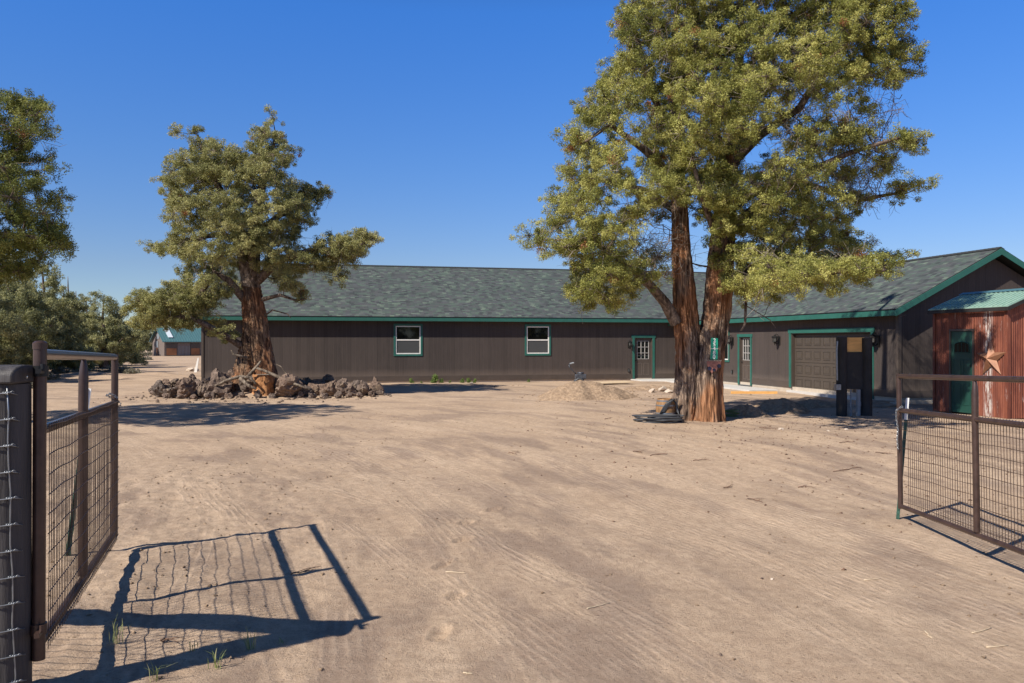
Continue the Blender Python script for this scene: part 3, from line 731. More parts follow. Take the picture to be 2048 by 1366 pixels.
def bark_tube(path, radii, nside=56, step=0.06, amp=0.12, seed=0, twist=0.6, flut=7):
    """a thick stem with stringy vertical ridges; path local, radii per point"""
    P = [Vector(p) for p in path]; seg = [0]
    for i in range(1, len(P)): seg.append(seg[-1] + (P[i] - P[i - 1]).length)
    tot = seg[-1]; n = max(8, int(tot / step)); V = []
    sarr = np.linspace(0, tot, n); pts = np.array([[np.interp(s, seg, [p[k] for p in P]) for k in range(3)] for s in sarr]); rad = np.interp(sarr, seg, radii)
    for _ in range(6): pts[1:-1] = (pts[:-2] + 2 * pts[1:-1] + pts[2:]) / 4; rad[1:-1] = (rad[:-2] + 2 * rad[1:-1] + rad[2:]) / 4
    th = np.linspace(0, 2 * PI, nside, endpoint=False)
    tang = np.gradient(pts, axis=0); tang = unit(tang)
    ref = np.array([1.0, 0, 0])
    for i in range(n):
        t = tang[i]; u = ref - t * (ref @ t); u /= np.linalg.norm(u); w = np.cross(t, u); ph = th + twist * sarr[i] * 0.5
        cx = np.cos(ph); sy = np.sin(ph)
        d = 0.55 * pn(cx * flut * .35 + 20, sy * flut * .35 + sarr[i] * .22, seed) + 0.45 * (1 - 2 * np.abs(pn(cx * flut + sarr[i] * .35, sy * flut + seed * 7, seed + 1))) * .6 + 0.22 * pn(cx * flut * 2.6 + sarr[i] * .9, sy * flut * 2.6, seed + 2)
        r = rad[i] * (1 + amp * 2.0 * d)
        V.append(pts[i] + np.outer(np.cos(th) * r, u) + np.outer(np.sin(th) * r, w))
    V = np.concatenate(V); F_ = []
    i_, j_ = np.meshgrid(np.arange(n - 1), np.arange(nside), indexing='ij'); a = (i_ * nside + j_).ravel(); b = (i_ * nside + (j_ + 1) % nside).ravel()
    return V, np.stack([a, b, b + nside, a + nside], 1)
def join(parts):
    V = []; Fs = []; o = 0
    for v, f in parts: V.append(v); Fs.append(f + o); o += len(v)
    return np.concatenate(V), np.concatenate(Fs)

def tube_np(pts, rad, n=7):
    mb = MB(); mb.tube(pts, list(rad), n, cap=False); return np.array([tuple(v) for v in mb.v]), np.array(mb.f)

def grow(clusters, limbs, g):
    """limbs: list of (pts, radii). every cluster gets a curved branch from the nearest lower stem point"""
    nodes = []; nr = []; parts = []
    for pts, rad in limbs:
        P = np.array([tuple(p) for p in pts]);
        for i in range(len(P) - 1):
            for t in np.linspace(0, 1, 5): nodes.append(P[i] * (1 - t) + P[i + 1] * t); nr.append(rad[i] * (1 - t) + rad[i + 1] * t)
    nodes = [np.array(x) for x in nodes]
    N0 = np.array(nodes); order = np.argsort([np.min(np.linalg.norm(N0 - c, axis=1)) for c in clusters])
    NA = list(nodes); NR = list(nr)
    for ci in order:
        c = clusters[ci]; A = np.array(NA); d = A - c; dist = np.linalg.norm(d, axis=1) + 0.8 * np.clip(A[:, 2] - c[2] + 0.1, 0, None)
        k = int(np.argmin(dist)); a = A[k]; L = np.linalg.norm(c - a)
        if L < 0.05: continue
        r0 = min(NR[k] * 0.75, 0.012 + 0.022 * L); r1 = 0.009
        m = 4; pts = []; off = g.normal(size=3) * L * 0.08; off[2] -= L * 0.06
        for q in range(m + 1):
            t = q / m; pts.append(a * (1 - t) + c * t + off * math.sin(PI * t) + (g.normal(size=3) * 0.02 * L if 0 < q < m else 0))
        rad = [r0 * (1 - q / m) + r1 * q / m for q in range(m + 1)]
        parts.append(tube_np(pts, rad, 5))
        for q in range(1, m + 1): NA.append(pts[q]); NR.append(rad[q])
    return parts

def silhouette_clusters(poly, depth, n, g, ox, spacing=0.5, maxT=3.0, holes=(), sparse=(), rate=0.35, tk=1.0, fwd=0.0, gap=-0.12, gs=0.8, inset=0.22):
    P = np.asarray(poly, float); lo = P.min(0); hi = P.max(0); out = []; pm = F / depth; tries = 0
    cand = 60000; x = g.uniform(lo[0], hi[0], cand); y = g.uniform(lo[1], hi[1], cand); ok = inpoly(x, y, P); x = x[ok]; y = y[ok]
    D = edged(x, y, P) / pm; keep = D > inset
    for h in holes: keep &= ~inpoly(x, y, h)
    for h in sparse: keep &= ~(inpoly(x, y, h) & (g.random(len(x)) > rate))
    x = x[keep]; y = y[keep]; D = D[keep]
    T = np.minimum(maxT, tk * np.sqrt(D * 2.6)) * (1 + fwd * 0); s = g.uniform(-1 - fwd, 1, len(x));  s = np.sign(s) * np.abs(s) ** 0.6; dz = T * s
    Q = np.stack([(x - 1024) / F * (depth), np.full(len(x), depth) + dz, CAMH - (y - 683) / F * depth], 1)
    Q[:, 0] = (x - 1024) / F * (depth + dz); Q[:, 2] = CAMH - (y - 683) / F * (depth + dz)
    nz = pn(Q[:, 0] * gs + 5, Q[:, 2] * gs, 21) + .6 * pn(Q[:, 1] * gs, Q[:, 2] * gs * 1.3 + 9, 22) + .5 * pn(Q[:, 0] * gs * 2, Q[:, 2] * gs * 2, 23); Q = Q[nz > gap]
    sel = []
    arr = np.zeros((0, 3))
    for q in Q:
        if len(sel) and np.min(np.sum((arr[:len(sel)] - q) ** 2, 1)) < spacing ** 2: continue
        if len(sel) >= len(arr): arr = np.vstack([arr, np.zeros((400, 3))])
        arr[len(sel)] = q; sel.append(q)
        if len(sel) >= n: break
    return np.array(sel) - np.array(ox)

def make_tree(name, loc, clusters, limbs, trunk, fol, bark, label, group=None, g=None, puffs=9, pr=(0.13, 0.24), cr=0.42, ns=60, L=0.085, W=0.036, rust=0.006, deadn=0, trunk_label=None, twig=True, bare=None):
    root = empty(name, loc, 0, label, 'tree', group)
    V, Fq = join(trunk); np_mesh('trunk', V, Fq, bark, root, smooth=True)
    parts = []
    for pts, rad in limbs: parts.append(tube_np(pts, rad, 9))
    parts += grow(clusters if bare is None else np.vstack([clusters, bare]), limbs, g)
    K = len(clusters); c = np.repeat(clusters, puffs, 0)
    off = unit(g.normal(size=(K * puffs, 3))) * (g.random((K * puffs, 1)) ** 0.5) * cr * np.array([1, 1, 0.75])
    size = np.repeat(0.7 + 0.6 * g.random(K), puffs)[:, None]; P = c + off * size
    rs = g.uniform(pr[0], pr[1], K * puffs); ct = np.repeat(g.normal(size=K) * 0.13, puffs)
    tint = np.clip(0.48 + ct + g.normal(size=K * puffs) * 0.16, 0.02, 0.88); tint[g.random(K * puffs) < rust] = 0.97
    V, Fc, tt = shards(P, rs, ns, L, W, tint, g)
    np_mesh('crown', V, Fc, fol, root, attr={'tint': tt})
    if twig:
        vt, ft = sticks(c + off * 0.05, P, np.full(len(P), 0.008), np.full(len(P), 0.004)); parts.append((vt, ft))
    V, Fq = join(parts); np_mesh('limb', V, Fq, M['limb'], root, smooth=True)
    if deadn:
        cb = clusters if bare is None else np.vstack([clusters, bare, bare, bare, bare])
        idx = g.integers(0, len(cb), deadn); a = cb[idx] * 1.0; mid = np.array([clusters[:, 0].mean(), clusters[:, 1].mean(), clusters[:, 2].mean()])
        pp = []
        inward = unit(np.array([[0, 0, -.35]]) + unit(mid - a) * .8 + 0.5 * g.normal(size=(deadn, 3)))
        a = a + inward * .25
        for k in range(5):
            st = a + g.normal(size=a.shape) * 0.06; dd = unit(g.normal(size=a.shape) + inward * 0.5 + np.array([[0, 0, -.2]])); m = st + dd * g.uniform(.15, .4, (deadn, 1)); e = m + unit(dd + .6 * g.normal(size=a.shape)) * g.uniform(.1, .3, (deadn, 1))
            pp.append(sticks(st, m, np.full(deadn, .006), np.full(deadn, .0045))); pp.append(sticks(m, e, np.full(deadn, .0045), np.full(deadn, .002)))
        V, Fq = join(pp); np_mesh('dead_twigs', V, Fq, M['dead'], root)
    return root

# ---- big double-stemmed juniper
g = np.random.default_rng(21); DB = 19.7
ob = at(1397, 683, DB); ob.z = gh(ob.x, ob.y)
def lp(px, py, dd=0, D=DB, o=ob): return tuple(at(px, py, D + dd) - o)
def limbpx(lst, rad, D=DB, o=ob): return ([lp(a, b, c, D, o) for (a, b, c) in lst], rad)
BP = [(1232,-20),(1212,50),(1220,90),(1192,95),(1170,160),(1140,200),(1136,235),(1106,262),(1103,330),(1110,365),(1075,420),(1048,470),(1046,515),(1078,535),(1118,522),(1132,560),(1125,625),(1165,632),(1185,610),(1195,650),(1230,662),(1250,625),(1295,600),(1335,585),(1350,555),(1358,470),(1390,460),(1400,520),(1420,545),(1435,600),(1470,628),(1500,615),(1560,570),(1620,592),(1660,575),(1690,545),(1755,530),(1785,578),(1812,532),(1800,503),(1755,500),(1745,462),(1790,450),(1770,412),(1805,418),(1842,385),(1822,340),(1858,318),(1866,262),(1842,225),(1800,245),(1785,205),(1830,185),(1850,130),(1870,75),(1835,58),(1842,20),(1800,-40),(1700,-70),(1530,-90),(1350,-60)]
BH = [[(1486,305),(1500,262),(1560,258),(1595,275),(1560,312),(1500,352)], [(1262,440),(1300,428),(1348,450),(1350,525),(1300,498),(1268,470)], [(1392,420),(1420,440),(1420,500),(1390,480)],[(1225,170),(1265,250),(1240,262)] ]
BS = [[(1560,150),(1830,170),(1840,250),(1800,330),(1560,330),(1480,240)], [(1500,330),(1800,300),(1780,420),(1600,400)], [(1100,240),(1260,250),(1280,360),(1120,330)], [(1230,430),(1360,400),(1400,560),(1250,570)]]
cl = silhouette_clusters(BP, DB, 760, g, ob, 0.46, 3.3, BH, BS, 0.16, 1.2, .35, -.30, .8, .36)
cl = np.vstack([cl, silhouette_clusters([(1275,330),(1400,300),(1490,330),(1500,470),(1440,520),(1395,440),(1330,420),(1280,400)], DB, 34, g, ob, .45, 1.2, fwd=1.0, gap=-9), silhouette_clusters([(1480,500),(1560,480),(1660,490),(1740,510),(1700,560),(1600,600),(1500,620),(1440,600),(1425,560)], DB, 26, g, ob, .45, 1.2, fwd=.9, gap=-9), silhouette_clusters([(1500,520),(1600,500),(1720,515),(1800,530),(1770,560),(1690,560),(1600,590),(1500,600)], 16.6, 40, g, ob, .42, 1.3, fwd=.4, gap=-9), silhouette_clusters([(1100,480),(1280,470),(1320,560),(1250,640),(1190,630),(1130,600)], DB, 26, g, ob, .45, 1.2, fwd=.5, gap=-9)])
bare = np.vstack([silhouette_clusters(q_, DB, n_, g, ob, .38, 2.0, fwd=.4, gap=-9) for q_, n_ in ((BS[0], 60), (BS[1], 60), (BS[3], 26))])
def tips(cl, limbs, g, n=3, r=.24):
    ex = []
    for pts, rad in limbs:
        if rad[-1] < .025 or rad[0] < .1: continue
        for p, k in ((pts[-1], n), (pts[-2], n)):
            for _ in range(k): ex.append(np.array(p) + g.normal(size=3) * r * np.array([1, 1, .6]))
    return np.vstack([cl, np.array(ex)])
rotH = Matrix.Rotation(-HR, 3, 'Z'); sh_dir = Vector((-sdir.x, -sdir.y, 0)).normalized(); cot = 1 / math.tan(SUN_EL)
def shades_house(p):
    for zz in np.arange(.4, 5.0, .3):
        if p.z <= zz: break
        q = rotH @ (p + sh_dir * (p.z - zz) * cot - HO)
        if -.4 < q.x < 7.2 and -16.7 < q.y < 3 and zz < zEw + PW * min(q.x + .35, 7.2 - q.x + .3): return True
    return False
for i_ in range(len(cl)):
    p = Vector(cl[i_]) + ob; k_ = 0
    cc = Vector((0, 0, CAMH))
    while shades_house(p) and k_ < 24: p = cc + (p - cc) * ((p.y - .25) / p.y); k_ += 1
    cl[i_] = np.array(p - ob)
limbs = [limbpx([(1360,470,-.1),(1358,400,0),(1352,300,.1),(1345,180,.2),(1350,60,.3),(1360,-60,.3)], [.19,.17,.14,.11,.08,.04]),
         limbpx([(1443,500,.2),(1450,400,.2),(1462,300,.1),(1475,190,.2),(1482,60,.2),(1480,-80,.1)], [.25,.21,.17,.13,.09,.04]),
         limbpx([(1352,645,-.1),(1330,605,-.3),(1300,570,-.5),(1250,525,-.8),(1180,480,-.9),(1110,480,-.8)], [.16,.13,.11,.08,.05,.03]),
         limbpx([(1452,470,.1),(1530,400,-.6),(1600,352,-1.2),(1700,305,-1.9),(1800,275,-2.5)], [.16,.12,.10,.06,.03]),
         limbpx([(1460,330,.1),(1520,270,-.2),(1600,215,-.8),(1650,130,-1.5),(1720,60,-2.2)], [.13,.11,.09,.06,.03]),
         limbpx([(1450,420,.1),(1510,385,.3),(1600,365,0),(1720,400,-.6),(1800,385,-1.2)], [.14,.11,.08,.06,.03]),
         limbpx([(1452,560,-.1),(1500,545,-.6),(1570,515,-1.0),(1680,515,-1.1),(1790,512,-.8)], [.15,.12,.09,.06,.03]),
         limbpx([(1452,560,-.2),(1510,560,-1.6),(1600,550,-2.8),(1700,540,-3.3),(1770,540,-3.4)], [.15,.11,.08,.05,.03]),
         limbpx([(1352,360,0),(1290,300,-.8),(1220,250,-1.2),(1160,290,-1.0)], [.11,.09,.06,.03]),
         limbpx([(1350,420,0),(1290,380,.9),(1200,360,1.3),(1130,420,1.2)], [.11,.08,.06,.03]),
         limbpx([(1440,300,0),(1420,200,-1.1),(1440,80,-1.5)], [.11,.08,.04]),
         limbpx([(1360,300,0),(1300,180,-.9),(1270,60,-.8)], [.10,.07,.04]),
         limbpx([(1445,545,.2),(1430,470,-1.0),(1400,380,-1.8),(1380,300,-2.0)], [.10,.08,.06,.03]),
         limbpx([(1488,545,-.5),(1492,600,-.6),(1490,648,-.7),(1482,662,-.72)], [.035,.035,.03,.02]),
         limbpx([(1490,610,-.6),(1540,640,-.7),(1552,656,-.75)], [.012,.01,.006])]
tA = bark_tube([lp(1366,880,.12), lp(1372,825,.1), lp(1378,760,.08), lp(1378,700,.03), lp(1373,640,0), lp(1367,560,-.05), lp(1362,470,-.1), lp(1357,370,0), lp(1350,250,.1)], [.40,.32,.29,.27,.25,.22,.185,.16,.13], 96, .04, .26, 3, .35, 7)
tB = bark_tube([lp(1418,880,-.10), lp(1416,825,-.08), lp(1415,760,-.05), lp(1421,700,0), lp(1431,640,.08), lp(1437,570,.15), lp(1443,495,.2), lp(1450,400,.2), lp(1462,300,.1)], [.42,.33,.31,.30,.29,.28,.25,.21,.16], 96, .04, .26, 9, -.3, 7)
tD = bark_tube([lp(1396,880,.25), lp(1396,800,.22), lp(1396,740,.18), lp(1397,705,.15)], [.30,.26,.22,.12], 64, .05, .17, 14, .1, 5)
cl = tips(cl, limbs, g)
bigtree = make_tree('juniper_tree', ob, cl, limbs, [tA, tB, tD], M['fol_b'], M['bark_b'], 'tallest juniper with two thick fused stems carrying the green number sign', None, g, puffs=12, pr=(0.07, 0.15), cr=0.36, ns=112, L=0.038, W=0.0195, rust=0.012, deadn=900, bare=bare)

# ---- twisted juniper inside the rock ring
g = np.random.default_rng(33); DL = 28.6
ol = at(505, 683, DL); ol.z = gh(ol.x, ol.y) - .05
def l2(lst, rad): return limbpx(lst, rad, DL, ol)
LPy = [(393,243),(432,256),(450,272),(478,262),(488,290),(505,258),(543,243),(576,262),(580,290),(603,308),(598,332),(578,348),(600,362),(625,350),(657,366),(652,395),(640,420),(646,442),(622,456),(602,476),(640,482),(662,462),(690,466),(712,455),(738,446),(738,480),(750,492),(735,516),(702,532),(694,575),(660,562),(640,545),(612,562),(618,602),(582,602),(552,575),(530,560),(500,575),(460,590),(440,612),(402,640),(372,672),(338,655),(300,665),(262,652),(252,612),(262,560),(292,550),(330,562),(362,540),(350,517),(308,512),(304,485),(338,472),(346,446),(320,422),(326,392),(310,345),(336,330),(330,300),(350,276),(370,292),(383,258)]
LH = [[(355,520),(385,500),(372,545),(350,560)], [(500,350),(510,390),(498,420)],[(600,480),(640,500),(620,530)]]
LS = [[(470,380),(540,380),(560,470),(470,460)], [(300,600),(420,560),(450,620),(330,680)], [(520,520),(620,540),(610,600),(520,580)]]
cl = silhouette_clusters(LPy, DL, 520, g, ol, 0.49, 2.2, LH, LS, 0.40, 1.0, .2, -.06, .8)
cl = np.vstack([cl, silhouette_clusters([(262,600),(330,570),(420,570),(440,610),(380,660),(300,655)], DL, 40, g, ol, .5, 1.3, fwd=.5, gap=-9), silhouette_clusters([(620,480),(740,455),(735,505),(690,560),(630,540)], DL, 16, g, ol, .5, 1.0, fwd=.5, gap=-9), silhouette_clusters([(400,620),(470,640),(480,690),(420,680)], DL, 6, g, ol, .5, .6, fwd=1, gap=-9)])
limbs = [l2([(500,575,0),(505,500,0),(515,430,.1),(525,370,.1),(545,300,.2),(552,265,.2)], [.36,.28,.19,.13,.07,.03]),
         l2([(498,560,0),(480,480,-.3),(450,400,-.5),(415,330,-.5),(395,270,-.4)], [.28,.20,.14,.09,.04]),
         l2([(490,600,0),(455,560,-.5),(430,545,-.7),(400,590,-.9),(330,610,-.9),(270,610,-.8)], [.16,.13,.11,.09,.06,.03]),
         l2([(480,690,-.2),(440,665,-.7),(410,648,-.9),(380,635,-1.0),(300,630,-.9)], [.13,.11,.10,.07,.03]),
         l2([(515,560,0),(560,520,-.3),(620,500,-.6),(690,505,-.6),(740,480,-.5)], [.20,.14,.09,.06,.03]),
         l2([(512,470,0),(560,430,.5),(620,400,.7),(645,375,.7)], [.15,.11,.07,.03]),
         l2([(520,600,0),(560,590,-.2),(590,600,-.3),(612,598,-.35)], [.09,.06,.04,.02]),
         l2([(518,640,0),(545,620,-.2),(575,628,-.25),(582,636,-.25)], [.04,.03,.02,.01]),
         l2([(490,480,0),(430,470,.6),(370,480,.9),(325,490,.9)], [.13,.10,.06,.03]),
         l2([(505,540,0),(500,480,-1.0),(510,420,-1.5)], [.12,.09,.04])]
t1 = bark_tube([lp(500,805,.0,DL,ol), lp(501,760,.0,DL,ol), lp(503,720,0,DL,ol), lp(507,670,0,DL,ol), lp(506,620,0,DL,ol), lp(502,575,0,DL,ol), lp(502,520,0,DL,ol)], [.80,.57,.43,.355,.31,.26,.19], 96, .045, .32, 31, 1.0, 6)
t2 = bark_tube([lp(535,800,-.1,DL,ol), lp(530,750,-.1,DL,ol), lp(522,690,-.05,DL,ol), lp(515,630,0,DL,ol), lp(508,580,0,DL,ol)], [.50,.38,.32,.28,.2], 56, .05, .22, 35, -.6, 5)
cl = tips(cl, limbs, g)
ljun = make_tree('juniper_tree', ol, cl, limbs, [t1, t2], M['fol_l'], M['bark_l'], 'old twisted juniper standing inside the ring of lava rocks', None, g, puffs=12, pr=(0.08, 0.165), cr=0.38, ns=92, L=0.050, W=0.0255, rust=0.003, deadn=240)

# ---- near juniper leaning in at the left edge
g = np.random.default_rng(44); DN = 18.0
on = Vector((-13.6, DN, 0)); on.z = gh(on.x, on.y)
NP = [(-330,200),(-200,110),(-60,150),(0,178),(78,188),(97,205),(100,242),(92,280),(118,350),(141,366),(142,402),(124,440),(152,446),(158,482),(146,502),(108,522),(88,545),(60,560),(20,575),(-60,600),(-200,620),(-330,560),(-420,400)]
cl = silhouette_clusters(NP, DN, 420, g, on, 0.56, 3.0, [[(-40,395),(30,400),(20,440),(-40,450)]], [], 0.3, 1.1, 0, -.3)
def l3(lst, rad): return limbpx(lst, rad, DN, on)
limbs = [l3([(-186,640,0),(-180,500,0),(-150,380,0),(-120,250,0),(-100,170,0)], [.30,.24,.17,.10,.04]), l3([(-180,520,0),(-80,470,-.5),(20,470,-.6),(110,480,-.4)], [.14,.11,.07,.03]), l3([(-160,420,0),(-60,350,.6),(40,300,.7),(80,230,.6)], [.13,.1,.06,.03]), l3([(-185,560,0),(-100,560,.5),(0,540,.6)], [.12,.08,.03])]
t1 = bark_tube([lp(-190,880,0,DN,on), lp(-188,780,0,DN,on), lp(-186,640,0,DN,on)], [.45,.36,.30], 40, .08, .15, 41)
cl = tips(cl, limbs, g)
make_tree('juniper_tree', on, cl, limbs, [t1], M['fol_n'], M['bark_l'], 'tall dense dark green juniper cut off by the left edge of the picture', None, g, puffs=11, pr=(0.08, 0.17), cr=0.38, ns=110, L=0.042, W=0.022, rust=0.002, deadn=120)

# ---- background junipers: three models, copied
def bg_tree(seed, H, R, n, base=0.5, dead=0.0):
    g = np.random.default_rng(seed); cs = []
    while len(cs) < n:
        p = g.uniform(-1, 1, 3); rr = np.hypot(p[0], p[1]); zz = (p[2] + 1) / 2
        env = (0.45 + 0.55 * math.sin(PI * min(1, zz * 0.85 + 0.25)) ) * (1 - 0.55 * zz ** 2.2); a = math.atan2(p[1], p[0])
        env *= 0.8 + 0.25 * math.sin(3 * a + seed + zz * 4) + 0.1 * math.sin(7 * a + zz * 9)
        if rr > env: continue
        if rr < env * 0.45 and g.random() < 0.6: continue
        cs.append((p[0] * R, p[1] * R, base + zz * (H - base)))
    cs = np.array(cs)
    lm = [([(0, 0, base * .8), (.1, 0, H * .35), (-.1, .1, H * .65), (0, 0, H * .93)], [.18, .14, .09, .03]), ([(0, 0, .6), (R * .3, .1, H * .3), (R * .6, 0, H * .45)], [.1, .07, .03]), ([(0, 0, .7), (-R * .35, -.2, H * .32), (-R * .65, 0, H * .4)], [.1, .07, .03])]
    tr = bark_tube([(0, 0, -.3), (0, 0, .5), (.05, 0, H * .35)], [.34, .25, .16], 20, .15, .15, seed)
    return cs, lm, tr, g
bgs = []
specs = [(51, 5.6, 2.6, 95, .3), (52, 7.0, 2.7, 120, .6), (53, 4.4, 2.3, 75, .15)]
# (px, depth, model, scale, rot, label)
bgl = [(208, 58, 0, 1.00, .4, 'bushy background juniper directly behind the right end of the pipe gate'),
       (128, 62, 0, 1.12, 2.0, 'background juniper with the bare dead top beside it, left of the bushy one'),
       (60, 56, 1, 1.05, 1.1, 'tall background juniper above the gate hinge pipe'),
       (-10, 48, 1, 1.15, 3.3, 'tall background juniper at the left picture edge under the dark crown'),
       (172, 74, 1, .92, 5.1, 'background juniper showing between the two bushy ones'),
       (238, 64, 2, .85, 2.7, 'low rounded juniper nearest the far barn'),
       (283, 125, 1, 1.0, .9, 'slender juniper behind the yellow rail fence'),
       (318, 150, 1, 1.05, 4.1, 'small far juniper just left of the far barn gable'),
       (360, 152, 0, 1.4, 1.9, 'far juniper rising behind the far barn roof'),
       (395, 150, 0, 1.3, 3.9, 'far juniper behind the right half of the far barn'),
       (95, 92, 1, 1.15, 2.2, 'far juniper seen above the gate top rail'),
       (30, 90, 1, 1.3, .3, 'far juniper deep in the left tree group'),
       (235, 105, 1, 1.0, 5.9, 'far juniper peeking over the low rounded one'),
       (150, 50, 2, .62, 4.4, 'small shrubby juniper low in front of the left tree group'),
       (-90, 36, 1, .95, 2.9, 'juniper outside the left edge, shading the ground'),
       (-60, 60, 1, 1.1, 1.9, 'juniper far out beyond the left edge')]
bgl += [(22, 44, 1, 1.0, 2.4, 'dark juniper low at the left edge, under the dense cut-off crown'), (84, 47, 1, .98, 4.9, 'juniper just left of the gate hinge pipe, under the dense crown'), (-30, 40, 1, .85, .7, 'juniper half outside the left edge, low under the dense crown')]
protos = {}
for i, (px, d, m, sc, rz, lb) in enumerate(bgl):
    P = at(px, 683, d); P.z = gh(P.x, P.y)
    if m not in protos:
        cs, lm, tr, g = bg_tree(*specs[m])
        o = make_tree('juniper_tree', P, cs, lm, [tr], M['fol_f'], M['limb'], lb, 'junipers in the background on the left', g, puffs=9, pr=(.14, .28), cr=.5, ns=64, L=.10, W=.052, rust=0, deadn=0); protos[m] = o
    else:
        o = copy_tree(protos[m]); o.location = P; o['label'] = lb
    o.rotation_euler = (0, 0, rz); o.scale = (sc, sc, sc)
# trees across the road behind the photographer (seen only mirrored in the panes)
for i, (x_, y_, sc) in enumerate(((9, -24, 1.0), (14, -30, 1.15), (19, -25, .95), (24, -33, 1.1), (4, -33, 1.1), (30, -28, 1.0), (36, -30, 1.1), (42, -26, 1.0), (34, -38, 1.2), (47, -32, 1.1), (39, -22, .9))):
    o = copy_tree(protos[1]); o.location = (x_, y_, gh(x_, y_)); o.rotation_euler = (0, 0, i * 1.3); o.scale = (sc * 1.2, sc * 1.2, sc)
    o['group'] = 'junipers behind the photographer'; o['label'] = 'juniper across the road behind the photographer, mirrored in the window panes'
# bare snags
def snag(px, ptop, d, label, s=1.0):
    P = at(px, 683, d); P.z = gh(P.x, P.y); top = at(px, ptop, d).z - P.z
    r = empty('dead_tree', P, 0, label, 'tree')
    mb = MB(); mb.tube([(0, 0, -.2), (.05, 0, top * .5), (-.02, 0, top * .8), (-.05, 0, top)], [.16, .12, .07, .02], 8); mb.build('trunk', M['limb'], r, smooth=True)
    b_ = MB()
    for (h, dx, l) in ((.72, -1, .8), (.80, 1, .5), (.86, -1, .45), (.66, 1, .7)):
        b_.tube([(0, 0, top * h), (dx * l * .5, .1, top * h + .12), (dx * l * .62, .1, top * h + .5 * l)], [.04, .03, .01], 6)
    b_.build('limb', M['limb'], r, smooth=True)
snag(137, 553, 66, 'taller bare dead snag rising above the background junipers')
snag(153, 582, 68, 'shorter bare dead snag just right of the taller one')

# ------------------------------------------------------------------ sagebrush, weeds, grass
def tuft_mesh(name, g, n, R, H, L, W, mat, parent, stems=0, tl=0.5):
    c = unit(g.normal(size=(n, 3))); c[:, 2] = np.abs(c[:, 2]); P = c * (g.random((n, 1)) ** .5) * np.array([R, R, H])
    V, Fc, tt = shards(P, np.full(n, .07), 26, L, W, np.clip(tl + g.normal(size=n) * .2, 0, .88), g, up=.9)
    return np_mesh(name, V, Fc, mat, parent, attr={'tint': tt})
def ordw(n): return ['first', 'second', 'third', 'fourth', 'fifth', 'sixth', 'seventh', 'eighth', 'ninth', 'tenth', 'eleventh', 'twelfth', 'thirteenth', 'fourteenth', 'fifteenth', 'sixteenth', 'seventeenth', 'eighteenth', 'nineteenth', 'twentieth', 'twenty-first', 'twenty-second', 'twenty-third', 'twenty-fourth', 'twenty-fifth', 'twenty-sixth'][n]
g = np.random.default_rng(61)
sg0 = empty('sagebrush', (0, 0, 0), 0, 'x', 'bush', 'grey sagebrush on the left'); tuft_mesh('foliage', g, 60, .65, .55, .13, .04, M['sage'], sg0)
st_ = MB()
for k in range(9):
    a = k * .7; st_.tube([(0, 0, 0), (.2 * math.cos(a), .2 * math.sin(a), .2), (.45 * math.cos(a), .45 * math.sin(a), .42)], [.02, .014, .006], 5)
st_.build('stem', M['dead'], sg0)
sgl = sorted([(8, 34, 1.1), (34, 38, .9), (52, 33, 1.0), (100, 40, .8), (122, 47, 1.0), (142, 46, .8), (163, 48, .7), (185, 47, .9), (206, 46, .8), (232, 47, 1.1), (251, 48, 1.0), (266, 46, .8), (276, 70, .9), (296, 84, .8), (16, 44, 1.2), (74, 46, 1.1), (288, 110, 1.0), (302, 112, 1.1), (110, 56, 1.1), (218, 60, 1.0)])
for i, (px, d, sc) in enumerate(sgl):
    o = sg0 if i == 0 else copy_tree(sg0); P = at(px, 683, d); o.location = (P.x, P.y, gh(P.x, P.y) - .03); o.rotation_euler = (0, 0, i * 1.7); o.scale = (sc, sc, sc * (.8 + .3 * rnd.random()))
    o['label'] = '%s grey sagebrush from the left edge, %s' % (ordw(i), 'on bare ground in front of the junipers' if d < 60 else 'far back near the yellow rail fence')
# weeds at the foot of the long wall
def on_main(px, off): u = u_main(px); p = wpt(u, -off, 0); return (p.x, p.y, gh(p.x, p.y) - .01)
wd0 = empty('weed', (0, 0, 0), 0, 'x', 'weed', 'green weeds along the foot of the long wall'); tuft_mesh('foliage', g, 26, .22, .42, .10, .028, M['weed'], wd0)
wds = [(821, .5, .55, 'small green weed under the left window of the long wall'), (866, .55, .95, 'tallest green weed right of the left window'), (879, .6, .5, 'low green weed touching the tallest one on its right'), (840, .6, .25, 'tiny sprout between the two leftmost weeds'), (896, .6, .3, 'flat little weed right of the tallest pair'), (920, .6, .5, 'left plant of the weed row in the middle of the wall'), (934, .55, .55, 'second plant of the weed row in the middle of the wall'), (945, .6, .5, 'right plant of the weed row in the middle of the wall'), (1052, .5, .35, 'lone small weed below the right window')]
for i, (px, off, sc, lb) in enumerate(wds):
    o = wd0 if i == 0 else copy_tree(wd0); o.location = on_main(px, off); o.scale = (sc, sc, sc); o.rotation_euler = (0, 0, i * 2.1); o['label'] = lb
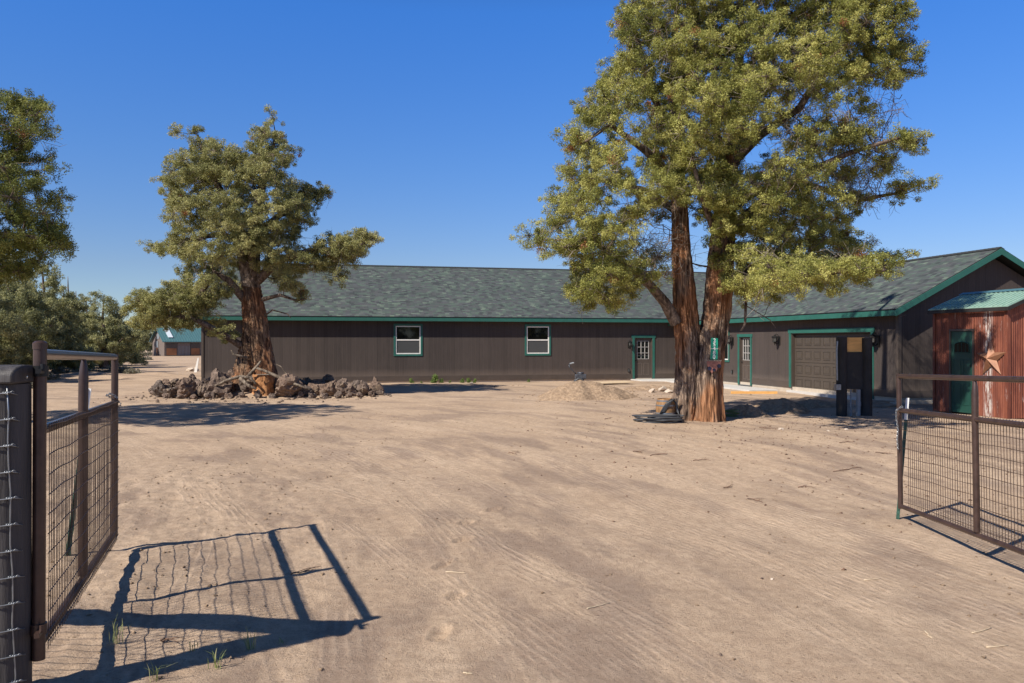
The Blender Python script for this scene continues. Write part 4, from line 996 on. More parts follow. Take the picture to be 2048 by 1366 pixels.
# grass tufts in the foreground
def grass_tuft(px, py, h, n, label, mat='grass'):
    d = F * (CAMH + .04) / (py - 683); P = at(px, py, d); P.z = gh(P.x, P.y); d = F * (CAMH - P.z) / (py - 683); P = at(px, py, d); P.z = gh(P.x, P.y) - .005
    gg = np.random.default_rng(int(px)); V = []; Fq = []; tt = []
    for k in range(n):
        a = gg.uniform(0, 2 * PI); ln = h * gg.uniform(.5, 1.1); lean = gg.uniform(.1, .9); b = np.array([gg.normal() * .015, gg.normal() * .015, 0]); dr = np.array([math.cos(a), math.sin(a), 0]); sd = np.array([-math.sin(a), math.cos(a), 0]) * .0022
        m1 = b + dr * ln * lean * .3 + np.array([0, 0, ln * .6]); m2 = b + dr * ln * lean * .9 + np.array([0, 0, ln * (1 - lean * .35)]); q = len(V)
        V += [b - sd, b + sd, m1 - sd, m1 + sd, m2 - sd * .2, m2 + sd * .2]; Fq += [(q, q + 1, q + 3, q + 2), (q + 2, q + 3, q + 5, q + 4)]; tt += [gg.uniform(.1, .85)] * 6
    o = np_mesh('grass_tuft', np.array(V), np.array(Fq), M[mat], attr={'tint': tt}); o.location = P; tag(o, label, 'grass', 'thin grass tufts in the foreground')
grass_tuft(232, 1284, .20, 14, 'thin green tuft inside the gate shadow near the gate bottom')
grass_tuft(500, 1300, .16, 22, 'broadest spiky tuft right of the gate shadow edge')
grass_tuft(432, 1338, .14, 14, 'low tuft left of the broadest one, at the lower shadow edge')
grass_tuft(312, 1362, .15, 10, 'sparse tuft at the bottom picture edge')
grass_tuft(385, 1300, .09, 8, 'small dark tuft in the thick lower shadow bar')
grass_tuft(565, 1288, .05, 6, 'tiny sprout right of the broadest tuft')

# ------------------------------------------------------------------ rocks
def rock_obj(name, loc, sz, seed, mat, rough=.30, sub=4, rz=None):
    bm = bmesh.new(); bmesh.ops.create_icosphere(bm, subdivisions=sub, radius=1.0); o3 = Vector((seed * 3.1, seed * 1.7, seed * .9)); rr = random.Random(seed)
    cuts = [(Vector((rr.uniform(-1, 1), rr.uniform(-1, 1), rr.uniform(-1, 1))).normalized(), rr.uniform(.50, .80)) for _ in range(11)]
    for v in bm.verts:
        p = v.co.copy()
        for n_, d_ in cuts:
            k = p.dot(n_)
            if k > d_: p -= n_ * (k - d_) * .96
        p *= 1 + rough * 1.3 * mnoise.noise(p * 1.3 + o3) + rough * .8 * (.5 - 2 * abs(mnoise.noise(p * 2.6 + o3))) + rough * .25 * mnoise.noise(p * 9 + o3) - rough * .34 * abs(mnoise.noise(p * 17 + o3))
        v.co = Vector((p.x * sz[0], p.y * sz[1], p.z * sz[2]))
    me = bpy.data.meshes.new(name); bm.to_mesh(me); bm.free(); me.materials.append(mat); me.shade_smooth(); me.set_sharp_from_angle(angle=math.radians(24))
    o = bpy.data.objects.new(name, me); C.objects.link(o); o.location = loc; o.rotation_euler = (rr.uniform(-.35, .35), rr.uniform(-.35, .35), rz if rz is not None else rr.uniform(0, 6)); return o
# front row: (px centre, base py, width px, height px)
front = [(322,794,34,40),(345,796,40,26),(372,797,44,46),(404,796,40,34),(441,795,64,62),(472,792,34,48),(498,794,52,40),(532,792,36,30),(555,793,30,26),(575,795,64,56),(608,794,38,28),(634,793,34,34),(662,793,44,38),(688,793,42,44),(708,792,28,40),(728,792,36,34),(752,790,32,42)]
nf = len(front)
for i, (px, py, w, h) in enumerate(front):
    d = F * CAMH / (py - 683); P = at(px, py, d); k = d / F; ww = w * k * .52; hh = h * k * .50
    big = 'largest' if w >= 64 else ('big' if w > 42 else ('small' if w < 32 else 'middling'))
    o = rock_obj('lava_rock', (P.x, P.y, gh(P.x, P.y) + hh * .72), (ww, ww * .9, hh), 100 + i, M['lava'], rz=rnd.uniform(-.4, .4))
    side = '%s rock from the left end of the front row' % ordw(i) if i < nf / 2 else '%s rock from the right end of the front row' % ordw(nf - 1 - i)
    tag(o, '%s rough lava rock, %s' % ({'largest': 'very large'}.get(big, big), side), 'rock', 'lava rocks in the ring round the twisted juniper')
back = [(312,783,34,34),(332,776,40,36),(352,768,28,26),(362,778,34,32),(386,766,24,40),(398,776,40,34),(418,772,34,30),(430,780,38,36),(456,774,44,34),(462,752,14,32),(560,772,26,34),(596,768,34,30),(614,766,30,26),(636,772,40,34),(655,764,30,36),(648,779,32,24),(672,780,34,22),(700,781,30,22),(724,782,34,22),(540,780,30,26),(485,782,40,30),(742,782,28,24),(583,777,36,24)]
back.sort(); nb = len(back)
for i, (px, py, w, h) in enumerate(back):
    d = F * CAMH / (790 - 683) + (793 - py) * .045 + .35; zc = max(CAMH - (py - h * .12 - 683) / F * d, .15); k = d / F; X = (px - 1024) / F * d; ww = w * k * .46; hh = h * k * .42
    o = rock_obj('lava_rock', (X, d, zc), (ww, ww * .9, hh), 200 + i, M['lava'])
    side = '%s from the left among the rocks piled behind the front row' % ordw(i) if i < nb / 2 else '%s from the right among the rocks piled behind the front row' % ordw(nb - 1 - i)
    tag(o, ('dark ' if i % 2 else '') + 'jagged lava rock, ' + side, 'rock', 'lava rocks in the ring round the twisted juniper')
fill = [(308,790,18),(333,797,16),(359,798,14),(388,798,18),(420,798,22),(458,797,16),(484,797,16),(516,797,20),(545,797,16),(600,796,16),(622,797,18),(648,797,16),(676,797,18),(699,796,14),(718,796,16),(744,795,18),(760,791,16)]
for i, (px, py, w) in enumerate(fill):
    d = F * CAMH / (py - 683) + .1; X = (px - 1024) / F * d; r_ = w * d / F * .55
    side = '%s from the left' % ordw(i) if i < 9 else '%s from the right' % ordw(len(fill) - 1 - i)
    tag(rock_obj('lava_rock', (X, d, gh(X, d) + r_ * .5), (r_, r_ * .9, r_ * .9), 330 + i, M['lava'], sub=3), 'small lava rubble chunk at the foot of the ring, %s' % side, 'rock', 'lava rocks in the ring round the twisted juniper')
# far side of the ring (hidden mostly)
for i, (px, dd) in enumerate(((360, 31.2), (600, 31.4), (690, 30.6), (735, 29.6))):
    X = (px - 1024) / F * dd; o = rock_obj('lava_rock', (X, dd, gh(X, dd) + .1), (.32, .3, .24), 260 + i, M['lava'])
    tag(o, 'rounded lava rock on the far side of the ring, %s from the left' % ordw(i), 'rock', 'lava rocks in the ring round the twisted juniper')
# stump, fallen branches at the tree foot
def stick_thing(name, pts, rad, mat, label, cat, parts=None, group=None, n=7):
    mb = MB(); mb.tube(pts, rad, n)
    for p, r in (parts or []): mb.tube(p, r, 5)
    o = mb.build(name, mat, smooth=True); return tag(o, label, cat, group)
DS = 27.9
sp = at(527, 768, DS); stp = empty('tree_stump', (sp.x, sp.y, sp.z - .12), 0, 'rough orange brown cut stump at the foot of the twisted juniper', 'stump')
v, f = bark_tube([(0, 0, -.3), (0, 0, 0), (0.02, 0, .45)], [.42, .36, .33], 40, .04, .25, 71); np_mesh('trunk', v, f, M['cutwood'], stp, smooth=True)
MB().lathe([(0, .40), (.30, .42), (.31, .455), (0, .46)], (.02, 0, 0), 20).build('cut_face', M['dead'], stp)
def pth(lst, D): return [at(a, b, D + c) for (a, b, c) in lst]
stick_thing('dead_branch', pth([(485,765,0),(500,748,0),(512,735,-.1),(522,722,-.1)], DS - .4), [.06, .055, .05, .03], M['log'], 'grey dead branch leaning up against the twisted trunk', 'branch')
stick_thing('dead_branch', pth([(510,735,0),(530,742,0),(560,755,-.1),(590,768,-.2),(620,779,-.4)], DS - .5), [.04, .05, .06, .05, .03], M['log'], 'long grey dead log sloping down to the right over the rocks', 'branch')
stick_thing('dead_branch', pth([(430,772,-.3),(455,760,-.2),(480,753,0),(500,755,0),(512,768,-.1)], DS - .5), [.04, .05, .06, .05, .04], M['log'], 'mossy dead log arching over the largest left rock', 'branch')
stick_thing('dead_branch', pth([(480,756,0),(495,770,-.1),(512,778,-.2)], DS - .7), [.06, .06, .04], M['log'], 'short grey broken log left of the stump', 'branch')
stick_thing('dead_branch', pth([(573,768,0),(574,748,0),(568,742,0),(562,733,0),(553,729,0)], DS + .3), [.035, .03, .025, .02, .015], M['log'], 'thin upright forked dead twig right of the stump', 'branch', [(pth([(574,762,0),(580,754,0),(583,752,0)], DS + .3), [.02, .02, .01])])
stick_thing('dead_branch', pth([(494,716,0),(480,712,-.1),(466,708,-.2),(462,700,-.2)], DS - .9), [.05, .04, .03, .015], M['log'], 'broken stub sticking out left from the twisted trunk', 'branch')

# ------------------------------------------------------------------ dirt piles
def pile(name, px, py, d, rx, ry, h, seed, label, mat='pile', bumps=()):
    P = at(px, py, d); n = 120; u = np.linspace(-1.15, 1.15, n); X, Y = np.meshgrid(u * rx, u * ry); R = np.hypot(X / rx, Y / ry)
    ang = np.arctan2(Y, X); R = R * (1 + .13 * np.sin(3 * ang + seed) + .08 * np.sin(7 * ang + seed * 2))
    Z = h * np.clip(1 - R, 0, 1) ** .85 * (1 - .12 * np.clip(1 - R * 3, 0, 1)) + np.clip(1.05 - R, 0, .25) * 4 * (.035 * pn(X * 3, Y * 3, seed) + .018 * pn(X * 8, Y * 8, seed + 1) + .010 * pn(X * 20, Y * 20, seed + 2))
    for (bx, by, br, bh) in bumps: Z = np.maximum(Z, bh * np.clip(1 - np.hypot(X - bx, Y - by) / br, 0, 1) ** .8 + .02 * pn(X * 9, Y * 9, seed))
    Zg = hterrain(X + P.x, Y + P.y); Z = np.where(R > 1.05, -.06, Z - .012)
    for (bx, by, br, bh) in bumps: pass
    Z = Z + Zg
    V = np.stack([X.ravel(), Y.ravel(), Z.ravel()], 1); i2 = (np.arange(n - 1)[:, None] * n + np.arange(n - 1)[None, :]).ravel(); Fq = np.stack([i2, i2 + 1, i2 + n + 1, i2 + n], 1)
    keep = (Z.ravel()[Fq].max(1) > Zg.ravel()[Fq].min(1) - .04); o = np_mesh(name, V, Fq[keep], M[mat], smooth=True); o.location = (P.x, P.y, 0); return tag(o, label, 'dirt pile')
pile('dirt_pile', 1163, 683, 27.6, 1.65, 1.5, .70, 5, 'largest mound of loose tan dirt in front of the long wall')
pile('dirt_pile', 1218, 683, 28.0, .95, .9, .38, 7, 'low spill of loose dirt on the right of the largest mound')
pile('dirt_pile', 1492, 683, 21.0, .62, .6, .34, 8, 'dark dirt heap in the shade directly right of the big trunk')
pile('dirt_pile', 1563, 683, 22.2, .85, .8, .42, 9, 'sunlit crumbly dirt heap left of the utility board')
pile('dirt_pile', 1625, 683, 24.0, .8, .7, .24, 12, 'low shaded dirt heap in front of the garage door')
pile('dirt_pile', 1300, 683, 32.0, 1.3, .7, .20, 13, 'low lumpy dirt bank beside the concrete walkway')
pile('dirt_pile', 1415, 683, 33.0, 1.3, .5, .14, 15, 'thin dirt ridge behind the big trunk by the walkway')
for i, (px, py, w, lb) in enumerate(((1325, 783, 22, 'palest broken rock on the bank by the walkway'), (1303, 785, 16, 'small pale rock left of the palest one'), (1340, 786, 20, 'pale rock against the left side of the big trunk'), (1312, 779, 14, 'tan rock behind the small pale one'), (1562, 860, 12, 'grey stone in the dirt below the sunlit heap'), (1657, 863, 9, 'little white stone in front of the utility board'), (1692, 860, 9, 'little white stone right of its twin before the utility board'), (1011, 994, 6, 'tiny dark stone alone in the driveway'), (1524, 1158, 8, 'brown pebble, left one of the pair on the right of the driveway'), (1543, 1159, 7, 'pale pebble, right one of the pair on the right of the driveway'), (1441, 1311, 9, 'dark pebble near the bottom edge right of centre'), (943, 768, 9, 'white stone at the foot of the long wall'), (990, 774, 6, 'reddish pebble before the long wall'))):
    d = F * CAMH / (py - 683)
    if py > 830:
        for _ in range(4): xx = (px - 1024) / F * d; d = F * (CAMH - gh(xx, d)) / (py - 683)
    X = (px - 1024) / F * d; r = w * d / F * .5
    tag(rock_obj('stone', (X, d, gh(X, d) + r * .3), (r, r, r * .6), 300 + i, M['pale_rock'] if 'pale' in lb or 'white' in lb or 'grey' in lb else M['lava'], sub=2), lb, 'stone')

# ------------------------------------------------------------------ gates
def chain_mb(pts, link=.03, r=.0035):
    mb = MB(); P = [Vector(p) for p in pts]; seg = []; tot = sum((P[i + 1] - P[i]).length for i in range(len(P) - 1)); n = max(2, int(tot / (link * .8)))
    def pos(s):
        for i in range(len(P) - 1):
            l = (P[i + 1] - P[i]).length
            if s <= l or i == len(P) - 2: return P[i].lerp(P[i + 1], s / l), (P[i + 1] - P[i]).normalized()
            s -= l
    for k in range(n):
        c_, t = pos(tot * (k + .5) / n); s1 = t.orthogonal().normalized(); s2 = t.cross(s1); a = k % 2 * PI / 2 + .3; s = s1 * math.cos(a) + s2 * math.sin(a)
        ring = [c_ + t * (link * .5 * math.cos(q)) + s * (link * .33 * math.sin(q)) for q in np.linspace(0, 2 * PI, 10, endpoint=False)]
        mb.tube(ring, r, 5, closed=True)
    return mb
def make_gate(loc, rz, tilt, length, brace_s, label, hinge_r=.034, hinge_top=1.92, z_top=1.86, z_mid=1.435, z_bot=.25, post_lo=.17, sheen=True, ground_z=0):
    e = empty('pipe_gate', loc, 0, label, 'gate'); e.rotation_euler = Matrix.Rotation(rz, 3, 'Z').to_euler(); 
    e.rotation_euler = (Matrix.Rotation(rz, 3, 'Z') @ Matrix.Rotation(tilt, 3, 'Y')).to_euler()
    R = .030
    MB().tube([(0, 0, post_lo), (0, 0, hinge_top)], hinge_r, 20).build('hinge_stile', M['pipe'], e, autos=40)
    cp = MB(); cp.lathe([(hinge_r + .003, -.035), (hinge_r + .004, 0), (hinge_r * .7, .012), (0, .014)], (0, 0, hinge_top + .002), 20); cp.build('cap', M['pipe'], e, autos=40)
    MB().tube([(length, 0, z_bot - .03), (length, 0, z_top + .03)], R, 16).build('end_stile', M['pipe'], e, autos=40)
    MB().tube([(hinge_r, 0, z_top), (length - R, 0, z_top)], R, 16).build('top_rail', M['rail'] if sheen else M['pipe'], e, autos=40)
    MB().tube([(hinge_r, 0, z_mid), (length - R, 0, z_mid)], R, 16).build('middle_rail', M['rail'] if sheen else M['pipe'], e, autos=40)
    MB().tube([(hinge_r, 0, z_bot), (length - R, 0, z_bot)], R * .9, 16).build('bottom_rail', M['pipe'], e, autos=40)
    # brace: flattened top, then round pipe
    b_ = MB(); b_.tube([(brace_s, 0, z_top - .028), (brace_s, 0, z_top - .08), (brace_s, .002, z_top - .16), (brace_s, .004, z_mid), (brace_s, .004, z_bot + .03)], [.016, .026, .033, .033, .033], 14); b_.build('brace', M['pipe'], e, autos=40)
    w = MB(); nv = int((length - .1) / .0508); y_ = -.036
    rr = random.Random(5)
    for k in range(nv):
        x_ = .06 + k * .0508; w.tube([(x_, y_, z_bot - .045), (x_ + rr.uniform(-.003, .003), y_ - rr.uniform(0, .004), (z_bot + z_mid) / 2), (x_, y_, z_mid + .035)], .0031, 4, cap=False)
    nh = 11
    hz = [z_bot - .005] + [z_bot + .11 * (k + .5) for k in range(nh - 1)] + [z_mid + .02]
    for z_ in hz:
        pts = [(.04 + (length - .05) * q / 24, y_ - .004 + .003 * math.sin(q * 1.3 + z_ * 9), z_ + .004 * math.sin(q * .9 + z_ * 5)) for q in range(25)]
        w.tube(pts, .0036, 4, cap=False)
    w.build('wire_mesh', M['wire'], e)
    for zz in (z_mid + .03, z_bot + .09):
        h = MB(); h.lathe([(hinge_r + .002, -.03), (hinge_r + .009, -.03), (hinge_r + .009, .03), (hinge_r + .002, .03)], (0, 0, zz + .30 if zz > 1 else zz), 20)
        zz2 = zz + .30 if zz > 1 else zz
        h.box((-.14, -.03, zz2 - .012), (-hinge_r, -.005, zz2 + .012)); h.tube([(hinge_r, -.012, zz2), (hinge_r + .045, -.012, zz2)], .008, 8); h.lathe([(.014, -.02), (.014, .02)], (-.075, -.03, zz2 + .02), 8)
        h.build('hinge', M['pipe'] if zz < 1 else M['zinc'] if False else M['black'], e, autos=40)
    return e
gA = Vector((-2.62, 4.43, 0)); gB = Vector((-3.64, 7.33, 0)); dv = gB - gA; Lg = dv.length
gate_l = make_gate((gA.x, gA.y, gh(gA.x, gA.y) * 0), math.atan2(dv.y, dv.x), .024, Lg, 1.42, 'near left brown pipe gate with wire mesh, swung open beside the dark wooden post')
lat = Vector((4.82, 9.93, 0)); LgR = 3.35; hin = lat + Vector((-.02, -1, 0)) * LgR; dv = lat - hin
gate_r = make_gate((hin.x, hin.y, -.27 + .01), math.atan2(dv.y, dv.x), .030, LgR, LgR - 1.70, 'right brown pipe gate with wire mesh, swung open in front of the red shed', sheen=False)
# zinc hinge bolts
zb_ = MB(); q = gate_l.matrix_basis @ Vector((-.085, -.035, 1.765))
zb_.tube([(gA.x - .17, gA.y - .08, 1.74), (gA.x - .07, gA.y - .06, 1.745), (gA.x - .03, gA.y - .045, 1.735)], [.014, .016, .012], 8); o = zb_.build('hinge_pin', M['zinc'], smooth=True); tag(o, 'shiny zinc hinge pin between the dark wooden post and the near gate', 'hinge')
zb_ = MB(); zb_.tube([(gA.x - .17, gA.y - .08, .36), (gA.x - .05, gA.y - .06, .375)], [.016, .018], 8); zb_.tube([(gA.x - .07, gA.y - .07, .35), (gA.x - .07, gA.y - .07, .44)], .017, 8); o = zb_.build('hinge_pin', M['galv'], smooth=True); tag(o, 'lower steel hinge pin near the ground on the dark wooden post', 'hinge')
# chains
ce = Vector((-3.66, 7.28, 0))
c1 = chain_mb([(-3.58, 7.27, 1.42), (-3.63, 7.24, 1.46), (-3.69, 7.29, 1.44), (-3.68, 7.38, 1.41), (-3.60, 7.37, 1.36), (-3.58, 7.29, 1.30)]).build('chain', M['galv']); tag(c1, 'short steel chain looped round the far end of the near left gate', 'chain')
c2 = chain_mb([(4.85, 9.88, 1.06), (4.80, 9.86, 1.13), (4.74, 9.88, 1.08), (4.75, 9.9, .98), (4.77, 9.9, .85), (4.76, 9.9, .72), (4.77, 9.9, .60)]).build('chain', M['galv']); tag(c2, 'steel chain hanging down the free end of the right gate', 'chain')
# T posts
def tpost(foot, top, label):
    foot = Vector(foot); top = Vector(top); d = (top - foot); L_ = d.length; q = d.to_track_quat('Z', 'Y').to_matrix().to_4x4(); Mx = Matrix.Translation(foot) @ q
    def bar(z0, z1, mb):
        mb.box((-.022, -.003, z0), (.022, .003, z1), Mx); mb.box((-.003, -.030, z0), (.003, -.0032, z1), Mx); return mb
    mb = bar(-.3, L_ * .82, MB())
    for k in range(int(L_ * .8 / .055)): mb.box((-.006, .003, k * .055), (.006, .011, k * .055 + .02), Mx)
    r = empty('steel_fence_post', foot, 0, label, 'fence post')
    o = mb.build('post_shaft', M['tpost']); o.parent = r; o.matrix_parent_inverse = Matrix.Translation(-foot)
    o = bar(L_ * .82, L_, MB()).build('white_tip', M['tpost_w']); o.parent = r; o.matrix_parent_inverse = Matrix.Translation(-foot)
tpost((-3.99, 7.18, gh(-3.99, 7.18)), (-3.80, 7.18, 1.51), 'green steel post with white tip leaning behind the near left gate')
tpost((4.81, 9.99, gh(4.81, 9.99)), (4.98, 10.08, 1.22), 'green steel post with white tip leaning on the right gate')
# wooden posts
def wood_post(loc, r, zt, label, cap=True, length=1.9):
    e = empty('fence_post', loc, 0, label, 'fence post')
    v, f = bark_tube([(0, 0, -.5), (0, 0, zt * .5), (0, 0, zt)], [r * 1.02, r, r * .98], 72, .03, .018, 91, 0, 7)
    np_mesh('post_shaft', v, f, M['postwood'], e, smooth=True)
    MB().lathe([(0, zt - .004), (r * .97, zt - .003), (r * .97, zt), (0, zt + .001)], (0, 0, 0), 30).build('post_end', M['postwood'], e)
    if cap:
        m_ = MB(); ring = []
        for k in range(13):
            a = PI * k / 12; ring.append((0, -math.cos(a) * (r * 1.06), zt + .003 + .045 + math.sin(a) * .055))
        ring = [(0, r * 1.06, zt + .003), (0, -r * 1.06, zt + .003)] + ring
        x0_ = r * .98; m_.prism([(x0_, p[1], p[2]) for p in ring], (-length, 0, 0)); m_.build('cap_rail', M['postwood'], e, bevel=.012, autos=50)
    return e
WP = Vector((-2.772, 4.38, 0)); wood_post(WP, .125, 1.70, 'thick black stained wooden post cut off at the left edge')
hp = wood_post((hin.x + .16, hin.y - .06, gh(hin.x, hin.y)), .12, 1.75, 'black stained wooden post carrying the right gate hinge', True, -1.9)
hp.children[-1]  # cap rail runs outwards on that side
# fence wire tied to the left post
wf = empty('wire_fence', WP, 0, 'galvanised woven wire with knots tied down the face of the dark left post', 'fence')
def pdep(x): return -math.sqrt(max(.127 ** 2 - x * x, .02 ** 2)) if abs(x) < .125 else -.03
st = MB(); stp_ = [(.079 + .0022 * k + .003 * math.sin(k * 1.9)) for k in range(13)]
st.tube([(x_, pdep(x_) - .008, 1.69 - .141 * k) for k, x_ in enumerate(stp_)], .0042, 7); st.build('stay_wire', M['galv'], wf, smooth=True)
for k in range(12):
    z_ = 1.655 - .141 * k; x_ = stp_[min(k, 12)] + .001
    h = MB(); pts = [(x_ + .030, pdep(x_ + .03) - .004, z_ - .012), (x_ + .016, pdep(x_) - .016, z_ + .004), (x_, pdep(x_) - .018, z_)] + [(x_ - .03 * q, pdep(x_ - .03 * q) - .006 - .004 * math.sin(q), z_ - .003 * math.sin(q * .8)) for q in range(1, 6)] + [(x_ - .20 - .35 * q, -.11 + .01 * math.sin(q), z_ - .004 - .004 * q) for q in range(0, 6)]
    h.tube(pts, .0036, 6)
    hx = [(x_ + .016 - .036 * q / 14, pdep(x_) - .013 + .008 * math.cos(q * 1.25), z_ + .008 * math.sin(q * 1.25)) for q in range(15)]
    h.tube(hx, .0028, 5); h.tube([(x_ + .014, pdep(x_) - .016, z_), (x_ + .030, pdep(x_) - .013, z_ + .012), (x_ + .036, pdep(x_) - .004, z_ + .005)], .0028, 5)
    h.build('line_wire', M['galv'], wf, smooth=True)

# ------------------------------------------------------------------ red shed
SO = Vector((11.70, 22.2, 0)); SR = HR
shed = empty('shed', SO, SR, 'small rusty red corrugated metal shed with a pale green metal roof and green door', 'shed')
# local: x to the right (along gable), y back; door face is x=0, from y=0 (far) to y=-2.5 (near)
SL = 2.46; SW = 2.1; SH = 2.74
def corr(mb, p0, p1, z0, z1, nrm, pitch=.068, amp=.009, topf=None):
    p0 = Vector(p0); p1 = Vector(p1); L_ = (p1 - p0).length; n = max(2, int(L_ / pitch * 6)); nv = Vector(nrm); b = len(mb.v)
    for i in range(n + 1):
        t = i / n; s_ = t * L_; off = nv * (amp * math.sin(2 * PI * s_ / pitch)); p = p0.lerp(p1, t) + off; zt = topf(t) if topf else z1
        mb.v += [Vector((p.x, p.y, z0)), Vector((p.x, p.y, zt))]
    for i in range(n): mb.f.append((b + 2 * i, b + 2 * i + 2, b + 2 * i + 3, b + 2 * i + 1))
def s_shed(px): r = (px - 1024) / F; return (22.2 * r - 11.7) / (.2238 + .975 * r)
d0_, d1_ = s_shed(1900), s_shed(1949)
w = MB(); corr(w, (0, 0, 0), (0, -d0_, 0), .02, SH, (-1, 0, 0)); corr(w, (0, -d1_, 0), (0, -SL, 0), .02, SH, (-1, 0, 0)); corr(w, (0, -d0_, 0), (0, -d1_, 0), 2.26, SH, (-1, 0, 0))
gab = lambda t: SH - .03 + .42 * (1 - abs(t * 2 - 1)) * 1.0
corr(w, (0, -SL, 0), (SW, -SL, 0), .02, SH, (0, -1, 0), topf=gab); corr(w, (SW, -SL, 0), (SW, 0, 0), .02, SH, (1, 0, 0)); corr(w, (SW, 0, 0), (0, 0, 0), .02, SH, (0, 1, 0), topf=gab)
w.build('wall', M['rust'], shed, autos=60)
MB().box((.03, -SL + .03, .03), (SW - .03, -.03, SH - .1)).build('inner_lining', M['blackwood'], shed)
cr_ = MB(); cr_.box((-.03, -SL - .03, .02), (-.012, -SL + .07, SH)); cr_.box((-.012, -SL - .03, .02), (.07, -SL - .014, SH)); cr_.box((-.03, -.06, .02), (-.012, .02, SH)); cr_.build('corner_flashing', M['rust'], shed)
# roof with ribs
rf = MB(); pr = .40; ovx, ovy = .10, .12; xm = SW / 2
for sgn in (0, 1):
    x0_ = -ovx if sgn == 0 else SW + ovx; zz0 = SH + .05 - 0; zz1 = SH + .05 + (xm + ovx) * pr
    rf.prism([(x0_, -SL - ovy, zz0), (xm, -SL - ovy, zz1), (xm, -SL - ovy, zz1 + .02), (x0_, -SL - ovy, zz0 + .02)], (0, SL + 2 * ovy, 0))
    k = 0; yy = -SL - ovy + .02
    while yy < ovy:
        rf.prism([(x0_, yy, zz0 + .0205), (xm, yy, zz1 + .0205), (xm, yy, zz1 + .045), (x0_, yy, zz0 + .045)], (0, .025, 0)); yy += .15
rf.build('roof', M['greenroof'], shed)
rk = MB(); 
for sgn in (0, 1):
    x0_ = -ovx - .005 if sgn == 0 else SW + ovx + .005; zz0 = SH - .04; zz1 = SH - .04 + (xm + ovx) * pr
    rk.prism([(x0_, -SL - ovy - .03, zz0), (xm, -SL - ovy - .03, zz1), (xm, -SL - ovy - .03, zz1 + .085), (x0_, -SL - ovy - .03, zz0 + .085)], (0, .028, 0))
rk.box((-ovx - .03, -SL - ovy - .03, SH - .045), (-ovx - .002, ovy, SH + .045)); rk.build('roof_edge', M['blackwood'], shed)
rd = MB(); zz1 = SH + .07 + (xm + ovx) * pr; rd.prism([(xm - .16, -SL - ovy, zz1 - .03), (xm, -SL - ovy, zz1 + .035), (xm + .16, -SL - ovy, zz1 - .03)], (0, SL + 2 * ovy, 0)); rd.build('ridge_flashing', M['blueroof'], shed)
# door with fan light
Ms = Matrix(((0, 1, 0, 0), (-1, 0, 0, 0), (0, 0, 1, 0), (0, 0, 0, 1)))
a, b = d0_, d1_; sd_ = MB().box((a + .045, .0, .05), (b - .045, .045, 2.20), Ms).build('door', M['greendoor'], shed, bevel=.003); sd_['label'] = 'green panelled door with small arched window'
fm = MB(); fm.box((a, -.03, .02), (a + .045, .06, 2.26), Ms); fm.box((b - .045, -.03, .02), (b, .06, 2.26), Ms); fm.box((a + .045, -.03, 2.205), (b - .045, .06, 2.26), Ms); fm.build('door_frame', M['brown'], sd_)
mid = (a + b) / 2; hw = (b - a - .09) / 2 - .12
arc = [(mid + hw * math.cos(q), -.012, 1.66 + (.16 + .10 * math.sin(q))) for q in np.linspace(0, PI, 13)]
MB().prism([(mid - hw, -.004, 1.64), (mid + hw, -.004, 1.64)] + [(p[0], -.004, p[2]) for p in arc], (0, -.006, 0), Ms).build('pane', M['glass'], sd_)
ar = MB(); ar.tube([Ms @ Vector(p) for p in [(mid - hw, -.012, 1.64), (mid + hw, -.012, 1.64)] + arc], .011, 6, closed=True)
for q in (.25, .5, .75): ar.tube([Ms @ Vector((mid - hw + 2 * hw * q, -.012, 1.64)), Ms @ Vector((mid - hw + 2 * hw * q, -.012, 1.80 + .1 * math.sin(PI * q)))], .006, 5)
ar.build('pane_frame', M['greendoor'], sd_)
dp = MB()
for (u0, u1, z0_, z1_) in ((a + .12, mid - .04, .95, 1.45), (mid + .04, b - .12, .95, 1.45), (a + .12, mid - .04, .25, .80), (mid + .04, b - .12, .25, .80)):
    for (p0, p1) in (((u0, z0_), (u1, z0_ + .02)), ((u0, z1_ - .02), (u1, z1_)), ((u0, z0_ + .02), (u0 + .02, z1_ - .02)), ((u1 - .02, z0_ + .02), (u1, z1_ - .02))):
        dp.box((p0[0], -.010, p0[1]), (p1[0], -.0005, p1[1]), Ms)
dp.build('panel_moulding', M['greendoor'], sd_, bevel=.003)
MB().lathe([(0, -.03), (.025, -.02), (.03, 0), (.025, .02), (0, .03)], Ms @ Vector((b - .10, -.04, 1.0)), 10).build('handle', M['black'], sd_, smooth=True)
# copper star hung on the shed
sc_ = s_shed(1984); star = MB(); cpt = Vector((sc_, -.03, 1.93 - (717 - 683) / F * 20.4)); Rr = .50; rr_ = .19
pts = []
for k in range(10):
    an = PI / 2 + k * PI / 5 + .04; r_ = Rr if k % 2 == 0 else rr_; pts.append(Vector((cpt.x + r_ * math.cos(an), -.03, cpt.z + r_ * math.sin(an))))
nb_ = len(star.v); star.v += [Ms @ Vector((cpt.x, -.17, cpt.z))] + [Ms @ p for p in pts] + [Ms @ Vector((cpt.x, -.025, cpt.z))]
for k in range(10):
    star.f.append((0, 1 + k, 1 + (k + 1) % 10)); star.f.append((11, 1 + (k + 1) % 10, 1 + k))
so_ = star.build('barn_star', M['copper']); so_.matrix_world = Matrix.Translation(SO) @ Matrix.Rotation(SR, 4, 'Z'); tag(so_, 'copper coloured five pointed metal star on the red shed wall', 'star')

